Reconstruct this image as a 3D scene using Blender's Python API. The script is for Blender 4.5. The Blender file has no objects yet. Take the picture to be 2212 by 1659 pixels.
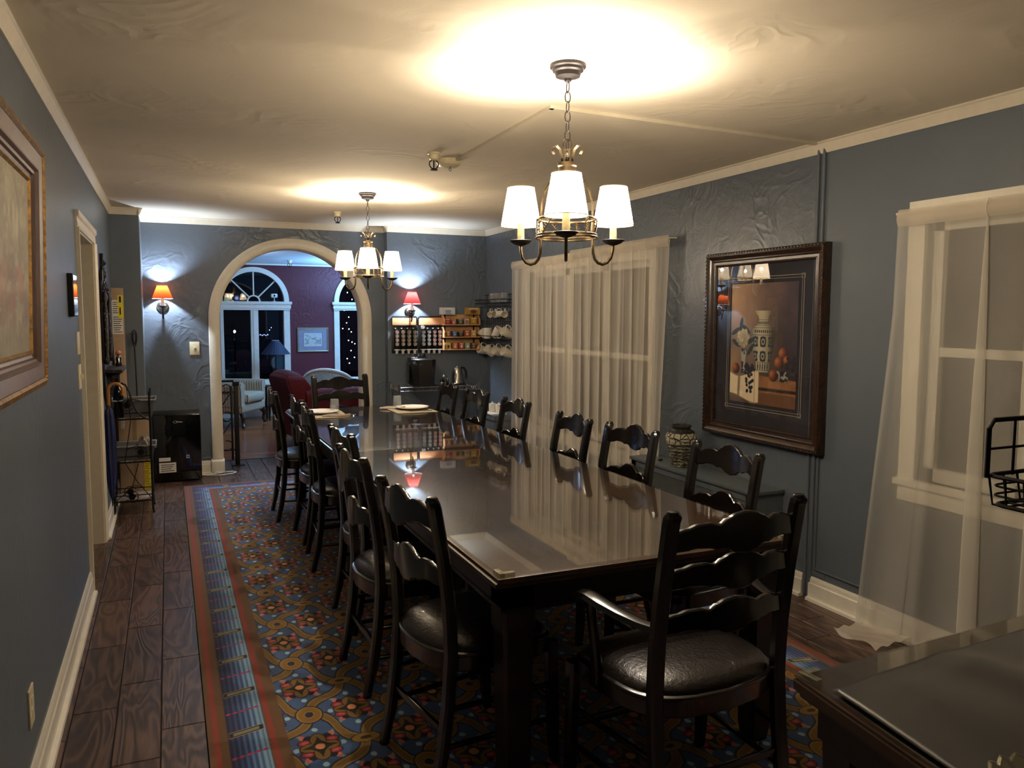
import bpy, bmesh, math, random
import numpy as np
from mathutils import Vector, Matrix
PI = math.pi
R = math.radians
SC = bpy.context.scene
COL = SC.collection

# ------------------------------------------------------------------ camera
def make_camera():
    f_px, yaw, pitch, roll = 1712.0, R(23.43), R(4.91), R(.172)
    f = Vector((math.sin(yaw)*math.cos(pitch), math.cos(yaw)*math.cos(pitch), -math.sin(pitch)))
    r = Vector((math.cos(yaw), -math.sin(yaw), 0)); u = r.cross(f)
    r2 = r*math.cos(roll)+u*math.sin(roll); u2 = -r*math.sin(roll)+u*math.cos(roll)
    cam = bpy.data.cameras.new('camera'); ob = bpy.data.objects.new('camera', cam); COL.objects.link(ob)
    cam.sensor_width = 36; cam.lens = f_px/2212*36; cam.clip_start = .02
    m = Matrix(((r2.x, u2.x, -f.x, 0), (r2.y, u2.y, -f.y, 0), (r2.z, u2.z, -f.z, 1.5), (0, 0, 0, 1)))
    ob.matrix_world = m
    SC.camera = ob
make_camera()
# ------------------------------------------------------------------ world, exposure
w = bpy.data.worlds.new('night'); SC.world = w; w.use_nodes = True
w.node_tree.nodes['Background'].inputs[0].default_value = (.02, .03, .06, 1)
w.node_tree.nodes['Background'].inputs[1].default_value = .15
SC.view_settings.view_transform = 'Standard'; SC.view_settings.look = 'None'
SC.view_settings.gamma = 1; SC.view_settings.exposure = 0; SC.view_settings.use_curve_mapping = False
WARM = (1.0, .87, .72)
COOL = (.72, .84, 1.0)
BLUE = (.46, .68, 1.0)
CHAND_W = 33.0
SCONCE_W = 48.0
LIVING_W = 55.0
CHANDELIERS = [((1.335, 2.588), -117.8), ((1.367, 5.817), -104.4)]
def add_light(kind, loc, power, color, size=.03, rot=None, name='lamp_light', parent=None):
    l = bpy.data.lights.new(name, kind); l.energy = power; l.color = color
    if kind == 'AREA': l.size = size
    else: l.shadow_soft_size = size
    o = bpy.data.objects.new(name, l); COL.objects.link(o); o.location = loc
    if rot: o.rotation_euler = rot
    if parent: o.parent = parent
    return o
# ceiling lamp of the living room beyond the arch (out of view, above and left of the arch)
add_light('POINT', (2.9, 9.6, 2.12), LIVING_W*.6, BLUE, .12)
add_light('POINT', (.75, 10.0, 2.1), LIVING_W*.3, BLUE, .12)
add_light('AREA', (2.9, 11.0, 1.7), 150, (.22, .52, 1.0), .35, (PI, 0, 0))   # torchiere shining at the ceiling

# ------------------------------------------------------------------ helpers
class MB:
    def __init__(s): s.bm = bmesh.new(); s.mi = 0
    def face(s, vs):
        try:
            f = s.bm.faces.new(vs); f.material_index = s.mi; return f
        except ValueError: return None
    def box(s, a, b, bev=0):
        x0, y0, z0 = [min(a[i], b[i]) for i in range(3)]; x1, y1, z1 = [max(a[i], b[i]) for i in range(3)]
        v = [s.bm.verts.new(p) for p in ((x0,y0,z0),(x1,y0,z0),(x1,y1,z0),(x0,y1,z0),(x0,y0,z1),(x1,y0,z1),(x1,y1,z1),(x0,y1,z1))]
        fs = [s.face([v[i] for i in q]) for q in ((0,3,2,1),(4,5,6,7),(0,1,5,4),(1,2,6,5),(2,3,7,6),(3,0,4,7))]
        if bev:
            es = set(e for f in fs for e in f.edges)
            bmesh.ops.bevel(s.bm, geom=list(es), offset=bev, segments=2, profile=.6, affect='EDGES', material=s.mi)
        return s
    def tube(s, pts, r, n=8, closed=False, cap=True):
        pts = [Vector(p) for p in pts]; N = len(pts); rs = r if hasattr(r, '__len__') else [r]*N
        rings = []; ref = None
        for i, p in enumerate(pts):
            if closed: t = (pts[(i+1) % N]-pts[i-1])
            else: t = pts[min(i+1, N-1)]-pts[max(i-1, 0)]
            t.normalize()
            if ref is None:
                ref = Vector((0,0,1)) if abs(t.z) < .9 else Vector((1,0,0))
            a = (ref - t*ref.dot(t))
            if a.length < 1e-5: a = t.orthogonal()
            a.normalize(); ref = a; b = t.cross(a)
            rings.append([s.bm.verts.new(p+(a*math.cos(2*PI*k/n)+b*math.sin(2*PI*k/n))*rs[i]) for k in range(n)])
        m = N if closed else N-1
        for i in range(m):
            A, B = rings[i], rings[(i+1) % N]
            for k in range(n): s.face([A[k], A[(k+1) % n], B[(k+1) % n], B[k]])
        if cap and not closed: s.face(rings[0][::-1]); s.face(rings[-1])
        return s
    def lathe(s, prof, c=(0,0,0), n=24, axis='z', cap0=True, cap1=True, wave=None):
        rings = []
        for r, z in prof:
            ring = []
            for k in range(n):
                a = 2*PI*k/n; rr = r*(1+(wave(a, z) if wave else 0))
                q = (rr*math.cos(a), rr*math.sin(a), z)
                if axis == 'y': q = (q[0], q[2], q[1])
                if axis == 'x': q = (q[2], q[0], q[1])
                ring.append(s.bm.verts.new((c[0]+q[0], c[1]+q[1], c[2]+q[2])))
            rings.append(ring)
        for A, B in zip(rings, rings[1:]):
            for k in range(n): s.face([A[k], A[(k+1) % n], B[(k+1) % n], B[k]])
        if cap0: s.face(rings[0][::-1])
        if cap1: s.face(rings[-1])
        return s
    def loft(s, secs, cap=True):
        rings = [[s.bm.verts.new(p) for p in sec] for sec in secs]; n = len(rings[0])
        for A, B in zip(rings, rings[1:]):
            for k in range(n): s.face([A[k], A[(k+1) % n], B[(k+1) % n], B[k]])
        if cap: s.face(rings[0][::-1]); s.face(rings[-1])
        return s
    def post(s, path, ch=.2):
        # path of (x, y, z, wx, wy): chamfered rectangular sections
        secs = []
        for x, y, z, wx, wy in path:
            a, b, c = wx/2, wy/2, min(wx, wy)*ch
            secs.append([(x-a+c, y-b, z), (x+a-c, y-b, z), (x+a, y-b+c, z), (x+a, y+b-c, z), (x+a-c, y+b, z), (x-a+c, y+b, z), (x-a, y+b-c, z), (x-a, y-b+c, z)])
        return s.loft(secs)
    def prism(s, pts, ax, a0, a1):
        # polygon pts (2D) extruded along axis ax from a0 to a1
        def P(q, h):
            l = list(q); l.insert(ax, h); return tuple(l)
        A = [s.bm.verts.new(P(q, a0)) for q in pts]; B = [s.bm.verts.new(P(q, a1)) for q in pts]; n = len(pts)
        s.face(A); s.face(B[::-1])
        for k in range(n): s.face([A[k], B[k], B[(k+1) % n], A[(k+1) % n]])
        return s
    def grid(s, fn, nu, nv, thick=None):
        V = [[s.bm.verts.new(fn(i/nu, j/nv)) for j in range(nv+1)] for i in range(nu+1)]
        for i in range(nu):
            for j in range(nv): s.face([V[i][j], V[i+1][j], V[i+1][j+1], V[i][j+1]])
        return s
    def ball(s, c, r, sz=1, n=12):
        prof = [(max(1e-4, r*math.sin(PI*i/8)), -r*sz*math.cos(PI*i/8)) for i in range(9)]
        return s.lathe(prof, c, n)
    def build(s, name, mat, parent=None, smooth=True, loc=None, ang=35, kind=None):
        bmesh.ops.recalc_face_normals(s.bm, faces=s.bm.faces)
        me = bpy.data.meshes.new(name); s.bm.to_mesh(me); s.bm.free()
        for m in (mat if isinstance(mat, (list, tuple)) else [mat]): me.materials.append(m)
        if smooth:
            me.polygons.foreach_set('use_smooth', [True]*len(me.polygons))
            me.set_sharp_from_angle(angle=R(ang))
        o = bpy.data.objects.new(name, me); COL.objects.link(o)
        if parent: o.parent = parent
        if loc: o.location = loc
        if kind: o['kind'] = kind
        return o
def tag(o, label, cat, group=None):
    o['label'] = label; o['category'] = cat
    if group: o['group'] = group
    return o
def thing(name, label, cat, loc=(0,0,0), rz=0, group=None):
    o = bpy.data.objects.new(name, None); COL.objects.link(o); o.empty_display_size = .1
    o.location = loc; o.rotation_euler = (0, 0, rz)
    return tag(o, label, cat, group)
def struct(o): o['kind'] = 'structure'; return o
def dup(root, loc, rz=0, label=None, group=None):
    kids = {}
    for o in root.children: kids[o] = list(o.children)
    def cp(o, par):
        c = o.copy(); COL.objects.link(c)
        if par: c.parent = par
        return c
    r = cp(root, None); r.location = loc; r.rotation_euler = (0, 0, rz)
    if label: r['label'] = label
    if group: r['group'] = group
    for ch, gs in kids.items():
        c = cp(ch, r)
        for g in gs: cp(g, c)
    return r
def arc(cx, cy, r, a0, a1, n): return [(cx+r*math.cos(R(a0+(a1-a0)*i/n)), cy+r*math.sin(R(a0+(a1-a0)*i/n))) for i in range(n+1)]

# ------------------------------------------------------------------ node expression builder
class X:
    nt = None
    def __init__(s, v): s.v = v
    @staticmethod
    def m(op, *a, clamp=False):
        n = X.nt.nodes.new('ShaderNodeMath'); n.operation = op; n.use_clamp = clamp
        for i, q in enumerate(a):
            q = q.v if isinstance(q, X) else q
            if isinstance(q, (int, float)): n.inputs[i].default_value = q
            else: X.nt.links.new(q, n.inputs[i])
        return X(n.outputs[0])
    def __add__(s, o): return X.m('ADD', s, o)
    __radd__ = __add__
    def __sub__(s, o): return X.m('SUBTRACT', s, o)
    def __rsub__(s, o): return X.m('SUBTRACT', o, s)
    def __mul__(s, o): return X.m('MULTIPLY', s, o)
    __rmul__ = __mul__
    def __truediv__(s, o): return X.m('DIVIDE', s, o)
def xabs(a): return X.m('ABSOLUTE', a)
def xmin(a, b): return X.m('MINIMUM', a, b)
def xmax(a, b): return X.m('MAXIMUM', a, b)
def xsq(a): return X.m('SQRT', a)
def xsin(a): return X.m('SINE', a)
def xwrap(a, p): return X.m('WRAP', a, p/2, -p/2)
def inside(d, s=.02):  # 1 where d < 0
    return X.m('MULTIPLY_ADD', d, -1/s, .5, clamp=True)
def mat_nodes(name):
    m = bpy.data.materials.new(name); m.use_nodes = True
    nt = m.node_tree; b = nt.nodes['Principled BSDF']; X.nt = nt
    return m, nt, b
def lin(c):
    if isinstance(c, str):
        c = [int(c[i:i+2], 16)/255 for i in (0, 2, 4)]
        return tuple((x/12.92 if x <= .04045 else ((x+.055)/1.055)**2.4) for x in c)+(1,)
    return tuple(c)+(1,)
def setp(b, **k):
    for n, v in k.items(): b.inputs[n.replace('_', ' ')].default_value = v
def noise(nt, scale, detail=3, rough=.5, vec=None, dist=0):
    n = nt.nodes.new('ShaderNodeTexNoise'); n.inputs['Scale'].default_value = scale; n.inputs['Detail'].default_value = detail
    n.inputs['Roughness'].default_value = rough; n.inputs['Distortion'].default_value = dist
    if vec is not None: nt.links.new(vec, n.inputs['Vector'])
    return n.outputs['Fac']
def objco(nt, scale=(1,1,1), out='Object', rot=(0,0,0)):
    t = nt.nodes.new('ShaderNodeTexCoord'); mp = nt.nodes.new('ShaderNodeMapping'); mp.inputs['Scale'].default_value = scale
    mp.inputs['Rotation'].default_value = rot
    nt.links.new(t.outputs[out], mp.inputs[0]); return mp.outputs[0]
def ramp(nt, fac, stops):
    r = nt.nodes.new('ShaderNodeValToRGB'); cr = r.color_ramp
    while len(cr.elements) < len(stops): cr.elements.new(.5)
    for e, (p, c) in zip(cr.elements, stops): e.position = p; e.color = lin(c)
    nt.links.new(fac, r.inputs[0]); return r.outputs[0]
def bump(nt, b, h, strength, dist=.01):
    n = nt.nodes.new('ShaderNodeBump'); n.inputs['Strength'].default_value = strength; n.inputs['Distance'].default_value = dist
    nt.links.new(h, n.inputs['Height']); nt.links.new(n.outputs[0], b.inputs['Normal'])
def simple(name, col, rough=.5, metal=0, var=0, scale=20, coat=0, bmp=0, bscale=60, spec=.5, sheen=0, col2=None, det=3):
    m, nt, b = mat_nodes(name)
    setp(b, Roughness=rough, Metallic=metal, Coat_Weight=coat, Specular_IOR_Level=spec, Sheen_Weight=sheen)
    co = objco(nt)
    base = lin(col)
    if col2 is None:
        k = var or .06
        c0 = tuple(max(0, x*(1-k)) for x in base[:3]); c1 = tuple(min(1, x*(1+k)) for x in base[:3])
    else: c0, c1 = base[:3], lin(col2)[:3]
    nt.links.new(ramp(nt, noise(nt, scale, det, .5, co), [(.35, c0), (.65, c1)]), b.inputs['Base Color'])
    if bmp: bump(nt, b, noise(nt, bscale, 4, .6, co), bmp)
    return m
def thin_glass(name, tint=(1,1,1), f0=.04, rough=0, base_op=0, opcol=(.8,.8,.8)):
    m = bpy.data.materials.new(name); m.use_nodes = True; nt = m.node_tree; nt.nodes.clear(); X.nt = nt
    out = nt.nodes.new('ShaderNodeOutputMaterial'); tr = nt.nodes.new('ShaderNodeBsdfTransparent'); tr.inputs[0].default_value = tint+(1,)
    gl = nt.nodes.new('ShaderNodeBsdfGlossy'); gl.inputs['Roughness'].default_value = rough
    lw = nt.nodes.new('ShaderNodeLayerWeight'); lw.inputs[0].default_value = .5
    f = X(lw.outputs['Facing'])
    fac = X.m('MULTIPLY_ADD', X.m('POWER', f, 5.0), 1-f0, f0, clamp=True)
    mx = nt.nodes.new('ShaderNodeMixShader'); nt.links.new(fac.v, mx.inputs[0]); nt.links.new(tr.outputs[0], mx.inputs[1]); nt.links.new(gl.outputs[0], mx.inputs[2])
    last = mx.outputs[0]
    if base_op:
        d = nt.nodes.new('ShaderNodeBsdfDiffuse'); d.inputs[0].default_value = opcol+(1,)
        m2 = nt.nodes.new('ShaderNodeMixShader'); m2.inputs[0].default_value = base_op
        nt.links.new(last, m2.inputs[1]); nt.links.new(d.outputs[0], m2.inputs[2]); last = m2.outputs[0]
    nt.links.new(last, out.inputs[0]); return m
def sheer(name, col, op=.4, edge=.5):
    m = bpy.data.materials.new(name); m.use_nodes = True; nt = m.node_tree; nt.nodes.clear(); X.nt = nt
    out = nt.nodes.new('ShaderNodeOutputMaterial'); tr = nt.nodes.new('ShaderNodeBsdfTransparent')
    d = nt.nodes.new('ShaderNodeBsdfDiffuse'); t = nt.nodes.new('ShaderNodeBsdfTranslucent')
    co = objco(nt, (1, 1, 1)); wv = noise(nt, 4, 2, .5, co)
    c = ramp(nt, wv, [(.3, tuple(x*.94 for x in col)), (.7, col)])
    nt.links.new(c, d.inputs[0]); nt.links.new(c, t.inputs[0])
    a = nt.nodes.new('ShaderNodeMixShader'); a.inputs[0].default_value = .35
    nt.links.new(d.outputs[0], a.inputs[1]); nt.links.new(t.outputs[0], a.inputs[2])
    lw = nt.nodes.new('ShaderNodeLayerWeight'); lw.inputs[0].default_value = .5
    fac = X.m('MULTIPLY_ADD', X.m('POWER', X(lw.outputs['Facing']), 2.0), edge, op, clamp=True)
    mx = nt.nodes.new('ShaderNodeMixShader'); nt.links.new(fac.v, mx.inputs[0]); nt.links.new(tr.outputs[0], mx.inputs[1]); nt.links.new(a.outputs[0], mx.inputs[2])
    nt.links.new(mx.outputs[0], out.inputs[0]); return m
def shade_mat(name, col, transp=.15, diff=.35):
    m = bpy.data.materials.new(name); m.use_nodes = True; nt = m.node_tree; nt.nodes.clear()
    out = nt.nodes.new('ShaderNodeOutputMaterial'); tr = nt.nodes.new('ShaderNodeBsdfTransparent'); tr.inputs[0].default_value = tuple(col)+(1,)
    d = nt.nodes.new('ShaderNodeBsdfDiffuse'); t = nt.nodes.new('ShaderNodeBsdfTranslucent')
    co = objco(nt, (1, 1, 1)); c = ramp(nt, noise(nt, 60, 2, .5, co), [(.3, tuple(x*.93 for x in col)), (.7, tuple(col))])
    nt.links.new(c, d.inputs[0]); nt.links.new(c, t.inputs[0])
    a = nt.nodes.new('ShaderNodeMixShader'); a.inputs[0].default_value = 1-diff
    nt.links.new(d.outputs[0], a.inputs[1]); nt.links.new(t.outputs[0], a.inputs[2])
    mx = nt.nodes.new('ShaderNodeMixShader'); mx.inputs[0].default_value = 1-transp; nt.links.new(tr.outputs[0], mx.inputs[1]); nt.links.new(a.outputs[0], mx.inputs[2])
    nt.links.new(mx.outputs[0], out.inputs[0]); return m
def emit(name, col, st):
    m, nt, b = mat_nodes(name); setp(b, Base_Color=tuple(col)+(1,), Emission_Color=tuple(col)+(1,), Emission_Strength=st); return m

def bulb_mat(name, col, st):
    m = bpy.data.materials.new(name); m.use_nodes = True; nt = m.node_tree; nt.nodes.clear()
    out = nt.nodes.new('ShaderNodeOutputMaterial'); tr = nt.nodes.new('ShaderNodeBsdfTransparent'); e = nt.nodes.new('ShaderNodeEmission'); e.inputs[0].default_value = tuple(col)+(1,); e.inputs[1].default_value = st
    mx = nt.nodes.new('ShaderNodeMixShader'); mx.inputs[0].default_value = .15; nt.links.new(tr.outputs[0], mx.inputs[1]); nt.links.new(e.outputs[0], mx.inputs[2]); nt.links.new(mx.outputs[0], out.inputs[0])
    m.cycles.emission_sampling = 'NONE'; return m
# painted flat prints: vertex-coloured grid (u right, v up), 3D placed by fn
def paint_mat(name, rough=.6, coat=0):
    m, nt, b = mat_nodes(name); a = nt.nodes.new('ShaderNodeAttribute'); a.attribute_name = 'col'
    nt.links.new(a.outputs['Color'], b.inputs['Base Color']); setp(b, Roughness=rough, Coat_Weight=coat); return m
def painted(name, o, du, dv, nu, nv, fn, mat, parent=None):
    """o: corner, du/dv: edge vectors, fn(U,V)->(H,W,3) sRGB colour arrays"""
    o, du, dv = np.array(o, float), np.array(du, float), np.array(dv, float)
    U, V = np.meshgrid(np.linspace(0, 1, nu+1), np.linspace(0, 1, nv+1), indexing='ij')
    P = o+U[..., None]*du+V[..., None]*dv
    c = np.clip(fn(U, V), 0, 1); c = np.where(c <= .04045, c/12.92, ((c+.055)/1.055)**2.4)
    idx = np.arange((nu+1)*(nv+1)).reshape(nu+1, nv+1)
    F = np.stack([idx[:-1, :-1], idx[1:, :-1], idx[1:, 1:], idx[:-1, 1:]], -1).reshape(-1, 4)
    me = bpy.data.meshes.new(name); me.vertices.add(P.size//3); me.vertices.foreach_set('co', P.reshape(-1))
    me.loops.add(F.size); me.loops.foreach_set('vertex_index', F.reshape(-1).astype(np.int32))
    me.polygons.add(len(F)); me.polygons.foreach_set('loop_start', np.arange(0, F.size, 4, dtype=np.int32))
    me.update(); me.validate()
    at = me.color_attributes.new('col', 'FLOAT_COLOR', 'POINT')
    at.data.foreach_set('color', np.concatenate([c.reshape(-1, 3), np.ones((c.size//3, 1))], 1).reshape(-1).astype(np.float32))
    me.materials.append(mat); ob = bpy.data.objects.new(name, me); COL.objects.link(ob)
    if parent: ob.parent = parent
    return ob
def lay(img, mask, col):
    m = np.clip(mask, 0, 1)[..., None]; return img*(1-m)+np.array(col)*m
def soft(d, s): return np.clip(.5-d/s, 0, 1)
def vnoise(U, V, f, seed=0):
    rs = np.random.RandomState(seed); out = 0*U; amp = 1; tot = 0
    for k in range(4):
        g = rs.rand(40, 40); x = (U*f*2**k) % 39; y = (V*f*2**k) % 39
        i, j = x.astype(int), y.astype(int); a, b = x-i, y-j; a = a*a*(3-2*a); b = b*b*(3-2*b)
        out = out+amp*((g[i, j]*(1-a)+g[i+1, j]*a)*(1-b)+(g[i, j+1]*(1-a)+g[i+1, j+1]*a)*b); tot += amp; amp *= .55
    return out/tot
def text(name, s, size, loc, rot, mat, parent=None, ext=.0005, shear=0, align='CENTER'):
    cu = bpy.data.curves.new(name, 'FONT'); cu.body = s; cu.size = size; cu.extrude = ext; cu.align_x = align; cu.shear = shear; cu.resolution_u = 2
    t = bpy.data.objects.new(name, cu); COL.objects.link(t)
    me = bpy.data.meshes.new_from_object(t.evaluated_get(bpy.context.evaluated_depsgraph_get())); bpy.data.objects.remove(t)
    me.name = name; me.materials.clear(); me.materials.append(mat)
    o = bpy.data.objects.new(name, me); COL.objects.link(o); o.location = loc; o.rotation_euler = rot
    if parent: o.parent = parent
    return o

# ------------------------------------------------------------------ materials
def wall_paint(name, col, rough=.42, tex=.5, scale=3.2):
    m, nt, b = mat_nodes(name); setp(b, Roughness=rough, Specular_IOR_Level=.45)
    co = objco(nt); n1 = noise(nt, 1.3, 3, .5, co)
    c = lin(col)[:3]
    nt.links.new(ramp(nt, n1, [(.3, tuple(x*.95 for x in c)), (.7, tuple(x*1.05 for x in c))]), b.inputs['Base Color'])
    # skip-trowel ridges
    n2 = X(noise(nt, scale, 2, .5, co, 1.6)); n3 = X(noise(nt, scale*2.6, 3, .55, co, .8))
    ridge = 1-xabs((n2-.5)*9.0); ridge = X.m('MAXIMUM', ridge, 0.0)
    msk = X.m('MULTIPLY_ADD', X(noise(nt, 1.7, 1, .5, co)), 5, -2.2, clamp=True)
    h = ridge*.55*msk+n3*.55+X(noise(nt, 90, 2, .5, co))*.04
    bump(nt, b, h.v, tex, .012)
    return m
M = {}
M['blue'] = wall_paint('slate_blue_paint', '5d6670', .40, .16, 3)
M['blue_tex'] = wall_paint('slate_blue_plaster', '5d6671', .36, .55, 3.8)
M['ceiling'] = wall_paint('cream_ceiling_plaster', 'e2d8c4', .8, .38, 2.2)
M['living_ceiling'] = wall_paint('white_ceiling', 'e4e6ea', .8, .1)
M['red'] = wall_paint('maroon_paint', '551826', .5, .35, 6)
M['white'] = simple('white_trim_paint', 'ebe6d8', .35, var=.03)
M['cream'] = simple('cream_trim_paint', 'e0d7c3', .4, var=.03, bmp=.15, bscale=12)
M['hall'] = simple('hall_cream', 'd6cfbe', .6)
M['back'] = simple('outside_dark', '0a0c10', 1)

def plank_mat():
    m, nt, b = mat_nodes('brown_wood_tile'); co = objco(nt, (9, 1.3, 1), 'Object')
    oi = nt.nodes.new('ShaderNodeObjectInfo'); X.nt = nt
    add = nt.nodes.new('ShaderNodeVectorMath'); add.operation = 'ADD'; cmb = nt.nodes.new('ShaderNodeCombineXYZ')
    r = X(oi.outputs['Random'])
    nt.links.new((r*37.0).v, cmb.inputs[0]); nt.links.new((r*91.0).v, cmb.inputs[1]); nt.links.new((r*13.0).v, cmb.inputs[2])
    nt.links.new(co, add.inputs[0]); nt.links.new(cmb.outputs[0], add.inputs[1])
    n1 = X(noise(nt, 1.0, 2, .5, add.outputs[0], .6))
    rings = xsin(n1*58.0)*.5+.5
    n2 = X(noise(nt, 7, 4, .65, add.outputs[0]))
    v = rings*.42+n2*.45+r*.22
    nt.links.new(ramp(nt, v.v, [(.12, '261b17'), (.45, '44332b'), (.72, '5f483c'), (.95, '765a4b')]), b.inputs['Base Color'])
    setp(b, Roughness=.36, Specular_IOR_Level=.4); bump(nt, b, v.v, .25, .004); return m
M['plank'] = plank_mat()
M['grout'] = simple('dark_grout', '1c1512', .9)
def board_mat():
    m, nt, b = mat_nodes('honey_oak_floor'); co = objco(nt, (1, 1, 1)); s = nt.nodes.new('ShaderNodeSeparateXYZ'); nt.links.new(co, s.inputs[0])
    y = X(s.outputs[1]); row = X.m('FLOOR', y/.07)
    wn = nt.nodes.new('ShaderNodeTexWhiteNoise'); wn.noise_dimensions = '1D'; nt.links.new(row.v, wn.inputs['W'])
    n = X(noise(nt, 1, 3, .6, objco(nt, (1.5, 14, 1))))
    edge = inside(xabs(xwrap(y, .07))*-1+.0325, .002)
    v = n*.5+X(wn.outputs[0])*.4-edge*-.0
    nt.links.new(ramp(nt, v.v, [(.2, '7a4527'), (.5, '9a5c36'), (.8, 'b07146')]), b.inputs['Base Color'])
    setp(b, Roughness=.22); return m
M['board'] = board_mat()
def dark_wood(name, c0, c1, rough=.25, coat=.5, sc=(3, 3, 25)):
    m, nt, b = mat_nodes(name); n = noise(nt, 3, 5, .6, objco(nt, sc), .4)
    nt.links.new(ramp(nt, n, [(.3, c0), (.7, c1)]), b.inputs['Base Color']); setp(b, Roughness=rough, Coat_Weight=coat, Coat_Roughness=.12); return m
M['chair'] = dark_wood('black_brown_wood', '070504', '110b08', .24, .5)
M['table'] = dark_wood('walnut_table_top', '322319', '523c2c', .3, .2, (14, 2, 3))
M['table_dark'] = dark_wood('dark_table_wood', '0e0906', '1c120c', .4, .2)
M['edge'] = dark_wood('worn_edge_wood', '24170f', '46301f', .3, .4)
M['seat'] = simple('dark_brown_leather', '1b1410', .34, var=.25, scale=8, bmp=.25, bscale=70, coat=.15)
M['glass'] = thin_glass('clear_glass')
M['tumbler'] = thin_glass('pressed_glass', (.9, .92, .92), .10, .02, .10, (.85, .88, .9))
M['tableglass'] = thin_glass('table_sheet_glass', (.97, .98, .97), .045)
M['winglass'] = thin_glass('window_glass', (.6, .65, .7), .06)
M['acrylic'] = thin_glass('clear_acrylic', (.88, .86, .74), .16, .04, .14, (.85, .8, .6))
M['crystal'] = thin_glass('cut_crystal', (.88, .85, .75), .22, .06, .10, (.8, .75, .6))
M['brass'] = simple('antique_brass', '7a6a50', .36, .85, var=.3, scale=30, col2='4a3d2e')
M['bronze'] = simple('dark_bronze', '1f1917', .5, .2)
M['candle'] = simple('drip_candle_cream', 'd9c69a', .5, var=.12, scale=60)
M['shade'] = shade_mat('white_lamp_shade', (.95, .89, .77), .44, .3)
M['shade_trim'] = simple('cream_shade_trim', 'cdb98a', .7)
M['orange'] = shade_mat('orange_lamp_shade', (.050, .0065, .001), 0, .4)
M['redshade'] = shade_mat('red_lamp_shade', (.048, .0042, .0034), 0, .4)
M['black_metal'] = simple('black_iron', '0f0d0c', .5, .4)
M['chrome'] = simple('chrome_wire', 'c0c0c0', .18, 1)
M['steel'] = simple('brushed_steel', 'a8a49a', .25, 1)
M['black_gloss'] = simple('glossy_black_panel', '07090a', .08, coat=.6)
M['black_plastic'] = simple('black_plastic', '0d0c0c', .35)
M['ivory'] = simple('ivory_plastic', 'e6dbb8', .35)
M['white_plastic'] = simple('white_plastic', 'e8e6e0', .4)
M['ceramic'] = simple('white_glazed_ceramic', 'e9e0d0', .12, coat=.5)
M['silver'] = simple('silver_foil', 'b9b9b6', .3, .8)
M['paper'] = simple('white_label_paper', 'e0dcd4', .7)
M['ink'] = simple('dark_ink', '222222', .7)
M['yellow'] = simple('yellow_label', 'e8d22a', .6)
M['card'] = simple('brown_cardboard', 'a68c70', .8, var=.07, scale=6)
M['card_dark'] = simple('cardboard_tape', '8c7558', .5)
M['mesh_grey'] = simple('blue_grey_enamel', '5a6368', .5, .1)
M['grey_bin'] = simple('grey_plastic_bin', '5d5d5e', .4)
M['umbrella'] = simple('navy_umbrella_cloth', '16204f', .6, var=.2, scale=12, bmp=.3, bscale=20)
M['cane'] = simple('varnished_cane', 'a8712f', .3, coat=.4)
M['gold'] = simple('gilt_frame', '84612a', .42, .5, var=.45, scale=40, bmp=.4, bscale=90)
M['mauve'] = simple('mauve_brown_frame', '5a443e', .45, var=.12, scale=14)
M['mahog'] = dark_wood('mahogany_frame', '1a100a', '3e2718', .3, .4, (10, 10, 10))
M['carved'] = simple('carved_dark_wood', '1d1111', .4, bmp=.9, bscale=35, var=.3)
M['mirror'] = simple('mirror_glass', 'b8bcc0', .03, 1)
M['paint'] = paint_mat('printed_colours', .6)
M['paint_gloss'] = paint_mat('printed_card', .45, .2)
M['red_fabric'] = simple('red_velvet', '5e1218', .9, var=.12, scale=5, sheen=.0, bmp=.15, bscale=200)
M['wicker'] = simple('pale_wicker', 'b9d2d4', .6, var=.2, scale=60)
M['navy_shade'] = simple('navy_pleated_shade', '1c2238', .7)
M['mat'] = simple('taupe_placemat', 'a3967c', .85, var=.1, scale=80, bmp=.3, bscale=150)
M['napkin'] = simple('taupe_napkin', '8f8373', .9, bmp=.4, bscale=30)
M['runner'] = simple('charcoal_satin_runner', '1f1d1c', .40, var=.2, scale=3, sheen=.3)
M['sheer1'] = sheer('cream_sheer', (.92, .87, .78), .48, .75)
M['sheer2'] = sheer('ivory_sheer', (.92, .89, .80), .42, .6)
M['hem'] = sheer('sheer_hem', (.90, .82, .70), .62, .35)
M['drape'] = simple('grey_blue_drape', '7d8aa0', .8)
M['shelfwood'] = simple('light_pine', 'c99a68', .6, var=.15, scale=9)
M['plank_card'] = simple('orange_pine_panel', 'e0a070', .5, var=.12, scale=8)

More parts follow.
